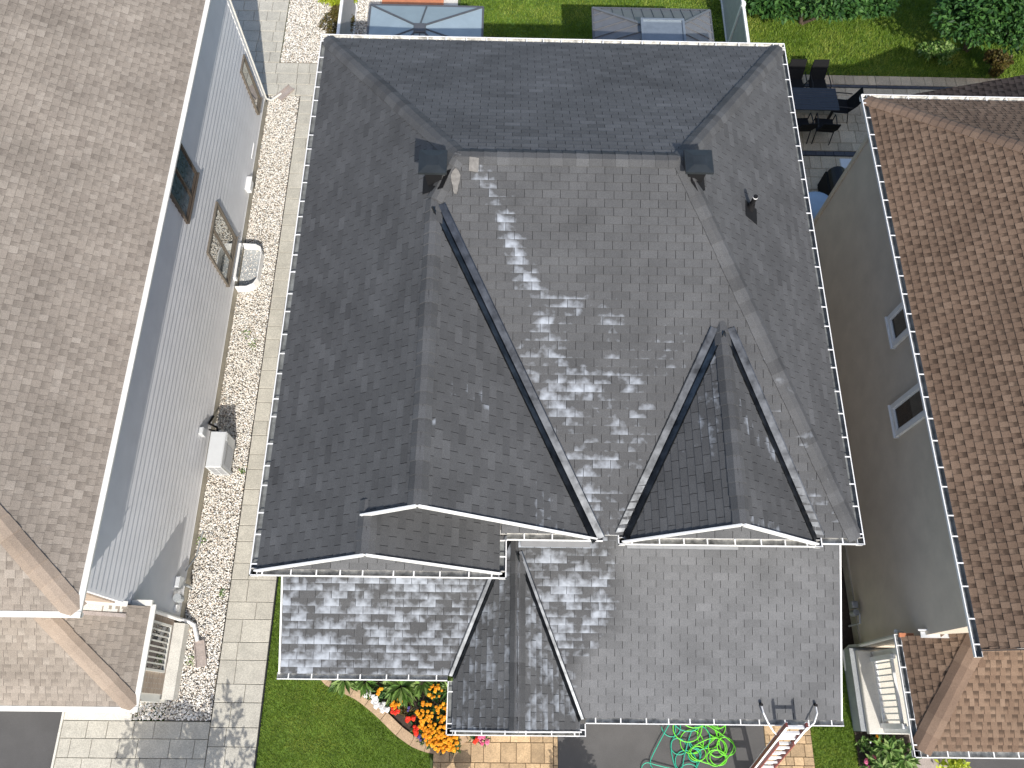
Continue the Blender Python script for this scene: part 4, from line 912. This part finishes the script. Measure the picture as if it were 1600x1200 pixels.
t = thing('splash_block', 'beige concrete splash block under the white downspout', 'splash block', (-6.62, 1.35, 0))
Mx = Matrix.Translation((-6.62, 1.36, 0)) @ Matrix.Rotation(R_(14), 4, 'Z')
mb = MB(); mb.box(-.10, .10, -.28, .28, .02, .05, Mx); mb.build('tray', 'blockbeige', t)
for a, b2, c, d in ((-.12, -.10, -.28, .28), (.10, .12, -.28, .28), (-.10, .10, .26, .28)): MB().box(a, b2, c, d, .02, .09, Mx).build('rim', 'blockbeige', t)
t = thing('splash_block', 'beige splash block at the far house corner by the crossing path', 'splash block', (-6.6, 17.25, 0))
Mx = Matrix.Translation((-6.62, 17.36, 0.03)) @ Matrix.Rotation(R_(-38), 4, 'Z'); MB().box(-.1, .1, -.3, .25, 0, .03, Mx).build('tray', 'blockbeige', t)
for a, b2 in ((-.12, -.10), (.10, .12)): MB().box(a, b2, -.3, .25, 0, .07, Mx).build('rim', 'blockbeige', t)

# ------------------------------------------------------------ back yard
t = thing('gazebo', 'gazebo with pale blue grey panel roof and radiating dark ribs', 'gazebo', (-2.2, 16.9, 0))
gx0, gx1, gy0, gy1, gz = -3.78, -.68, 15.2, 18.22, 2.55; ap = (-2.32, 16.9, 3.0); hb = .13
apx = [(ap[0]-hb, ap[1]-hb, ap[2]), (ap[0]+hb, ap[1]-hb, ap[2]), (ap[0]+hb, ap[1]+hb, ap[2]), (ap[0]-hb, ap[1]+hb, ap[2])]
cr = [(gx0, gy0, gz), (gx1, gy0, gz), (gx1, gy1, gz), (gx0, gy1, gz)]
for i in range(4): MB().slab([cr[i], cr[(i+1) % 4], apx[(i+1) % 4], apx[i]], .012).build('roof_panel', 'bluesheet', t)
up = lambda p, h: (p[0], p[1], p[2]+h)
for i in range(4): MB().bar(up(cr[i], .012), up(apx[i], .012), .045, .03).build('rib', 'gz_frame', t); MB().bar(up(cr[i], -.01), up(cr[(i+1) % 4], -.01), .05, .06).build('eave_beam', 'gz_frame', t)
mid = lambda a, b2: tuple((a[k]+b2[k])/2 for k in range(3))
for i in range(4): MB().bar(up(mid(cr[i], cr[(i+1) % 4]), .012), up(mid(apx[i], apx[(i+1) % 4]), .012), .035, .025).build('rib', 'gz_frame', t)
MB().bbox(ap[0]-.16, ap[0]+.16, ap[1]-.16, ap[1]+.16, ap[2], ap[2]+.06, .02).build('cap', 'gz_frame', t)
for x, y in ((gx0+.12, gy0+.12), (gx1-.12, gy0+.12), (gx1-.12, gy1-.12), (gx0+.12, gy1-.12)): MB().box(x-.05, x+.05, y-.05, y+.05, 0, gz-.04).build('post', 'gz_frame', t)
t = thing('gazebo', 'gazebo with grey standing seam metal roof and raised blue top', 'gazebo', (4.0, 16.7, 0))
gx0, gx1, gy0, gy1, gz = 2.35, 5.62, 15.0, 18.33, 2.5; tx0, tx1, ty0, ty1, tz = 3.62, 4.58, 16.2, 17.15, 3.05
cr = [(gx0, gy0, gz), (gx1, gy0, gz), (gx1, gy1, gz), (gx0, gy1, gz)]; tp = [(tx0, ty0, tz), (tx1, ty0, tz), (tx1, ty1, tz), (tx0, ty1, tz)]
for i in range(4):
    a, b2, c, d = Vector(cr[i]), Vector(cr[(i+1) % 4]), Vector(tp[(i+1) % 4]), Vector(tp[i]); MB().slab([a, b2, c, d], .012).build('roof_panel', 'gz_metal', t)
    for k in range(1, 12):
        f = k/12; p = a.lerp(b2, f); dirn = (d-a) if i in (0, 2) else (d-a); hu = Vector((0, 0, .012))
        # seams run straight up the slope until they meet the hip or the top
        if i % 2 == 0: q = Vector((p.x, 0, 0)); s0 = min(1, (p.x-gx0)/(tx0-gx0), (gx1-p.x)/(gx1-tx1)); e_ = Vector((p.x, a.y+(d.y-a.y)*s0, gz+(tz-gz)*s0))
        else: s0 = min(1, (p.y-gy0)/(ty0-gy0), (gy1-p.y)/(gy1-ty1)); e_ = Vector((a.x+(d.x-a.x)*s0, p.y, gz+(tz-gz)*s0))
        MB().bar(p+hu, e_+hu, .018, .03).build('seam', 'gz_metal', t)
for i in range(4): MB().bar(up(cr[i], .02), up(tp[i], .02), .07, .025).build('hip_cap', 'gz_metal', t); MB().bar(up(cr[i], -.02), up(cr[(i+1) % 4], -.02), .05, .09).build('eave_beam', 'gz_frame', t)
MB().slab([(tx0-.1, ty0-.1, 3.16), (tx1+.1, ty0-.1, 3.16), (tx1+.1, ty1+.1, 3.16), (tx0-.1, ty1+.1, 3.16)], .05).build('raised_top', 'gz_metal2', t)
mb = MB()
for (a, b2, c, d) in ((tx0-.1, tx1+.1, ty0-.1, ty0-.04), (tx0-.1, tx1+.1, ty1+.04, ty1+.1), (tx0-.1, tx0-.04, ty0-.04, ty1+.04), (tx1+.04, tx1+.1, ty0-.04, ty1+.04)): mb.box(a, b2, c, d, 3.161, 3.20)
mb.build('top_frame', 'gz_metal2', t)
for x, y in ((gx0+.15, gy0+.15), (gx1-.15, gy0+.15), (gx1-.15, gy1-.15), (gx0+.15, gy1-.15)): MB().box(x-.05, x+.05, y-.05, y+.05, 0, gz-.06).build('post', 'gz_frame', t)
def fence(label, x, y0, y1, sgn):
    t = thing('fence', label, 'fence', (x, (y0+y1)/2, 0)); n = int((y1-y0)/2.2)+1
    for k in range(n): yy = y0+(y1-y0)*k/max(1, n-1); MB().bbox(x-.06, x+.06, yy-.06, yy+.06, 0, 1.86, .02).build('post', 'white', t)
    MB().box(x-.04, x+.04, y0, y1, 1.72, 1.80).build('top_rail', 'white', t); MB().box(x-.04, x+.04, y0, y1, .08, .16).build('bottom_rail', 'white', t)
    k = 0; y = y0+.07
    while y < y1-.1: MB().box(x-.02, x+.02, y, y+.145, .16, 1.72).build('board', 'vinyl', t); y += .15
fence('pale vinyl fence beyond the standing seam gazebo', 6.87, 17.2, 23.8, 1); fence('pale vinyl fence beside the yellow green shrub', -4.80, 17.6, 24, 1)
# dining set
t = thing('patio_table', 'dark rectangular patio table on the shaded rear pavers', 'table', (8.7, 16.9, .03))
for k in range(9): yy = 16.49+k*.0915; MB().bbox(7.72, 9.68, yy, yy+.086, .70, .735, .006).build('slat', 'tabletop', t)
for x, y in ((7.85, 16.6), (9.55, 16.6), (7.85, 17.2), (9.55, 17.2)): MB().box(x-.03, x+.03, y-.03, y+.03, .03, .70).build('leg', 'blackmetal', t)
MB().box(7.78, 9.62, 16.53, 17.27, .66, .698).build('apron', 'blackmetal', t)
def chair():
    c = thing('patio_chair', 'x', 'chair', (0, 0, .03), 'black patio chairs around the dark table')
    BASE[c] = Vector((0, 0, 0))
    MB().bbox(-.24, .24, -.24, .24, .40, .43, .01).build('seat', 'black', c)
    b = MB(); b.add([(-.23, .22, .42), (.23, .22, .42), (.25, .36, .70), (.23, .44, .98), (-.23, .44, .98), (-.25, .36, .70), (-.23, .25, .42), (.23, .25, .42), (.25, .39, .70), (.23, .47, .98), (-.23, .47, .98), (-.25, .39, .70)], [(0, 1, 2, 5), (5, 2, 3, 4), (6, 11, 8, 7), (11, 10, 9, 8), (0, 5, 11, 6), (5, 4, 10, 11), (1, 7, 8, 2), (2, 8, 9, 3), (3, 9, 10, 4), (0, 6, 7, 1)]); b.build('backrest', 'black', c)
    for s_ in (-1, 1):
        MB().tube([(s_*.26, -.26, 0), (s_*.26, -.22, .42), (s_*.27, -.24, .62), (s_*.27, -.1, .65), (s_*.27, .30, .64)], .016, 7).build('arm', 'blackmetal', c)
        MB().tube([(s_*.25, .36, 0), (s_*.25, .22, .42)], .015, 7).build('leg', 'blackmetal', c); MB().tube([(s_*.25, -.24, .40), (s_*.25, .22, .40)], .014, 7).build('seat_rail', 'blackmetal', c)
    return c
c0 = chair()
sp = [(8.62, 17.66, 0, 'black patio chair on the lawn side nearest the charcoal roof'), (9.32, 17.66, 3, 'black patio chair on the lawn side at the far table end'), (9.86, 16.92, -95, 'black patio chair at the right hand end of the table'), (9.30, 16.18, 176, 'black patio chair on the house side at the far table end'), (8.60, 16.18, 184, 'black patio chair on the house side nearest the charcoal roof')]
for i, (x, y, a, lb) in enumerate(sp):
    c = c0 if i == 0 else copy_tree(c0)
    c.location = (x, y, .03); c.rotation_euler = (0, 0, R_(a)); c['label'] = lb
t = thing('gas_grill', 'black covered grill in shade against the right house corner', 'grill', (9.25, 13.9, .03))
MB().bbox(8.95, 9.45, 13.55, 14.3, .12, .78, .05).build('cabinet', 'black', t); mb = MB(); mb.tube([(9.2, 13.6, .82), (9.2, 14.25, .82)], .22, 14); mb.build('lid', 'blackmetal', t)
for x, y in ((9.0, 13.6), (9.4, 13.6), (9.0, 14.25), (9.4, 14.25)): MB().tube([(x-.02, y, .08), (x+.02, y, .08)], .05, 10).build('wheel', 'black', t)
MB().bbox(9.36, 9.72, 14.32, 14.66, .80, .86, .01).build('side_shelf', 'white', t); MB().box(9.5, 9.6, 14.45, 14.55, .1, .8).build('shelf_post', 'blackmetal', t)
t = thing('spa_tub', 'round tub under a pale blue cover by the patio', 'tub', (8.55, 13.1, .03))
mb = MB(); mb.lathe([(.44, .03), (.46, .4), (.46, .74), (.43, .76)], 8.55, 13.1, 28); mb.build('shell', 'black', t)
mb = MB(); mb.lathe([(.48, .68), (.49, .77), (.44, .83), (.25, .86), (0.001, .87)], 8.55, 13.1, 28); mb.build('cover', 'spa', t, smooth=True)
for k in range(3): MB().tube([(8.55+.45*math.cos(a_), 13.1+.45*math.sin(a_), .835) if r else (8.55-.45*math.cos(a_), 13.1-.45*math.sin(a_), .835) for r in (0, 1) for a_ in (k*1.05+.3,)], .008, 6).build('cover_strap', 'spa', t)

# ------------------------------------------------------------ front things
t = thing('ladder', 'red fibreglass ladder with aluminium rungs leaning on the garage gutter', 'ladder', (5.4, -1.15, 0))
T0, F0 = Vector((5.24, .02, 3.3)), Vector((5.2, -1.15, .02)); DX = Vector((.37, 0, 0))
dl = (F0-T0).normalized(); sd = Vector((1, 0, 0)); nn = sd.cross(dl).normalized()
for k in (0, 1): MB().bar(T0+DX*k, F0+DX*k, .03, .085, up=nn).build('rail', 'red', t)
for k in (0, 1):
    for q in (-1, 1): MB().bar(T0+DX*k+nn*.045*q, F0+DX*k+nn*.045*q, .046, .007, up=nn).build('rail_flange', 'alu', t)
L = (F0-T0).length; n = int(L/.28)
for k in range(n): p = T0+dl*(.12+k*.28); MB().bar(p+sd*.012, p+DX-sd*.012, .05, .046, up=nn).build('rung', 'alu', t)
# second (inner) fly section rails
for k in (0, 1): MB().bar(T0+DX*k*.78+sd*.04+dl*.75-nn*.07, F0+DX*k*.78+sd*.04-nn*.07, .026, .07, up=nn).build('fly_rail', 'red', t)
for k in range(n-3): p = T0+dl*(.98+k*.28)-nn*.07; MB().bar(p+sd*.05, p+DX*.78+sd*.03, .032, .034, up=nn).build('fly_rung', 'alu', t)
a = T0+dl*.55+nn*.06
stab = [(4.92, .36, 2.955), (4.93, .22, 3.0), (5.0, .06, 2.98), (5.14, -.10, 2.82), (5.24, -.16, 2.72), (5.61, -.16, 2.72), (5.71, -.10, 2.82), (5.86, .06, 2.98), (5.93, .22, 3.0), (5.94, .36, 2.955)]
MB().tube(stab, .016, 8).build('stabiliser_bar', 'alu', t)
for q in (stab[0], stab[-1]): MB().tube([(q[0], q[1], q[2]+.03), (q[0], q[1]+.01, q[2]-.04)], .028, 10).build('rubber_pad', 'black', t)
for k in (0, 1): MB().bbox(5.19+k*.36, 5.25+k*.36, -1.22, -1.10, .013, .05, .01).build('foot', 'black', t)
def coil(name, label, mat, loops, r=.011, seed=1):
    random.seed(seed); P = []; th = rand(0, 6.28); z = .03
    for (cx, cy, rad, turns) in loops:
        n = int(26*turns); ex = rand(.75, 1.1); ph = rand(0, 3)
        for k in range(n):
            th += 6.283/26; rr = rad*(1+.10*math.sin(th*.7+ph)); P.append((cx+math.cos(th)*rr+.03*math.sin(th*.31), cy+math.sin(th)*rr*ex, .03+.012*math.sin(th*1.7+ph)+.004*len(P)/26))
    P = smooth_pts3(P, 6); mb = MB(); mb.tube(P, r, 7); tag(mb.build(name, mat, base=(loops[0][0], loops[0][1], .012), smooth=True), label, 'hose')
def smooth_pts3(P, it):
    for _ in range(it): P = [P[0]]+[tuple((a[k]+2*b_[k]+c[k])/4 for k in range(3)) for a, b_, c in zip(P, P[1:], P[2:])]+[P[-1]]
    return P
coil('garden_hose', 'lime green garden hose coiled loosely on the asphalt driveway', 'hose_g', [(4.2, -.35, .25, 1.3), (4.62, -.2, .25, 1.3), (4.75, -.02, .24, 1.4), (4.85, .12, .22, 2.2), (4.72, -.45, .22, 1.6), (4.35, -.55, .20, 1.4), (4.72, -.65, .20, 2.2), (4.95, -.42, .22, 1.2), (4.1, -.1, .35, 1.0), (4.3, .3, .4, .8)], seed=5)
coil('garden_hose', 'teal green garden hose lying under the lime green hose', 'hose_t', [(3.75, -.05, .22, .8), (3.95, -.42, .20, 1.3), (4.05, -.75, .26, 1.5), (4.25, -.6, .16, 1.4), (4.4, -.25, .24, 1.1), (4.1, -.95, .22, 1.6), (3.25, -.88, .13, 1.3), (4.15, .1, .3, .9)], seed=11)
random.seed(99)
# bistro set standing just below the picture; its shade reaches the entry path
t = thing('bistro_table', 'round mesh bistro table on the entry path at the frame edge', 'table', (-1.02, -1.42, .03))
mb = MB(); mb.lathe([(.0, .70), (.26, .70), (.27, .715), (.26, .72), (.0, .722)], -1.02, -1.42, 28); mb.build('top', 'blackmetal', t)
for k in range(3): a_ = k*2.094; MB().tube([(-1.02+.05*math.cos(a_), -1.42+.05*math.sin(a_), .70), (-1.02+.10*math.cos(a_), -1.42+.10*math.sin(a_), .35), (-1.02+.22*math.cos(a_), -1.42+.22*math.sin(a_), .03)], .012, 7).build('leg', 'blackmetal', t)
t = thing('bistro_chair', 'wire back bistro chair on the entry path at the frame edge', 'chair', (-.62, -1.22, .03))
mb = MB(); mb.lathe([(.0, .43), (.18, .43), (.19, .44), (.18, .45), (.0, .45)], -.62, -1.22, 22); mb.build('seat', 'blackmetal', t)
bk = MB()
for k in range(9): a_ = -.9+k*.225; bk.tube([(-.62+.19*math.sin(a_), -1.22-.19*math.cos(a_), .44), (-.62+.22*math.sin(a_), -1.22-.24*math.cos(a_), .84-.10*abs(a_))], .006, 5)
bk.tube([(-.62+.22*math.sin(a_), -1.22-.24*math.cos(a_), .84-.10*abs(a_)) for a_ in np.linspace(-.9, .9, 12)], .011, 6); bk.build('backrest', 'blackmetal', t)
for k in range(4): a_ = .78+k*1.571; MB().tube([(-.62+.15*math.cos(a_), -1.22+.15*math.sin(a_), .43), (-.62+.20*math.cos(a_), -1.22+.20*math.sin(a_), .03)], .01, 6).build('leg', 'blackmetal', t)
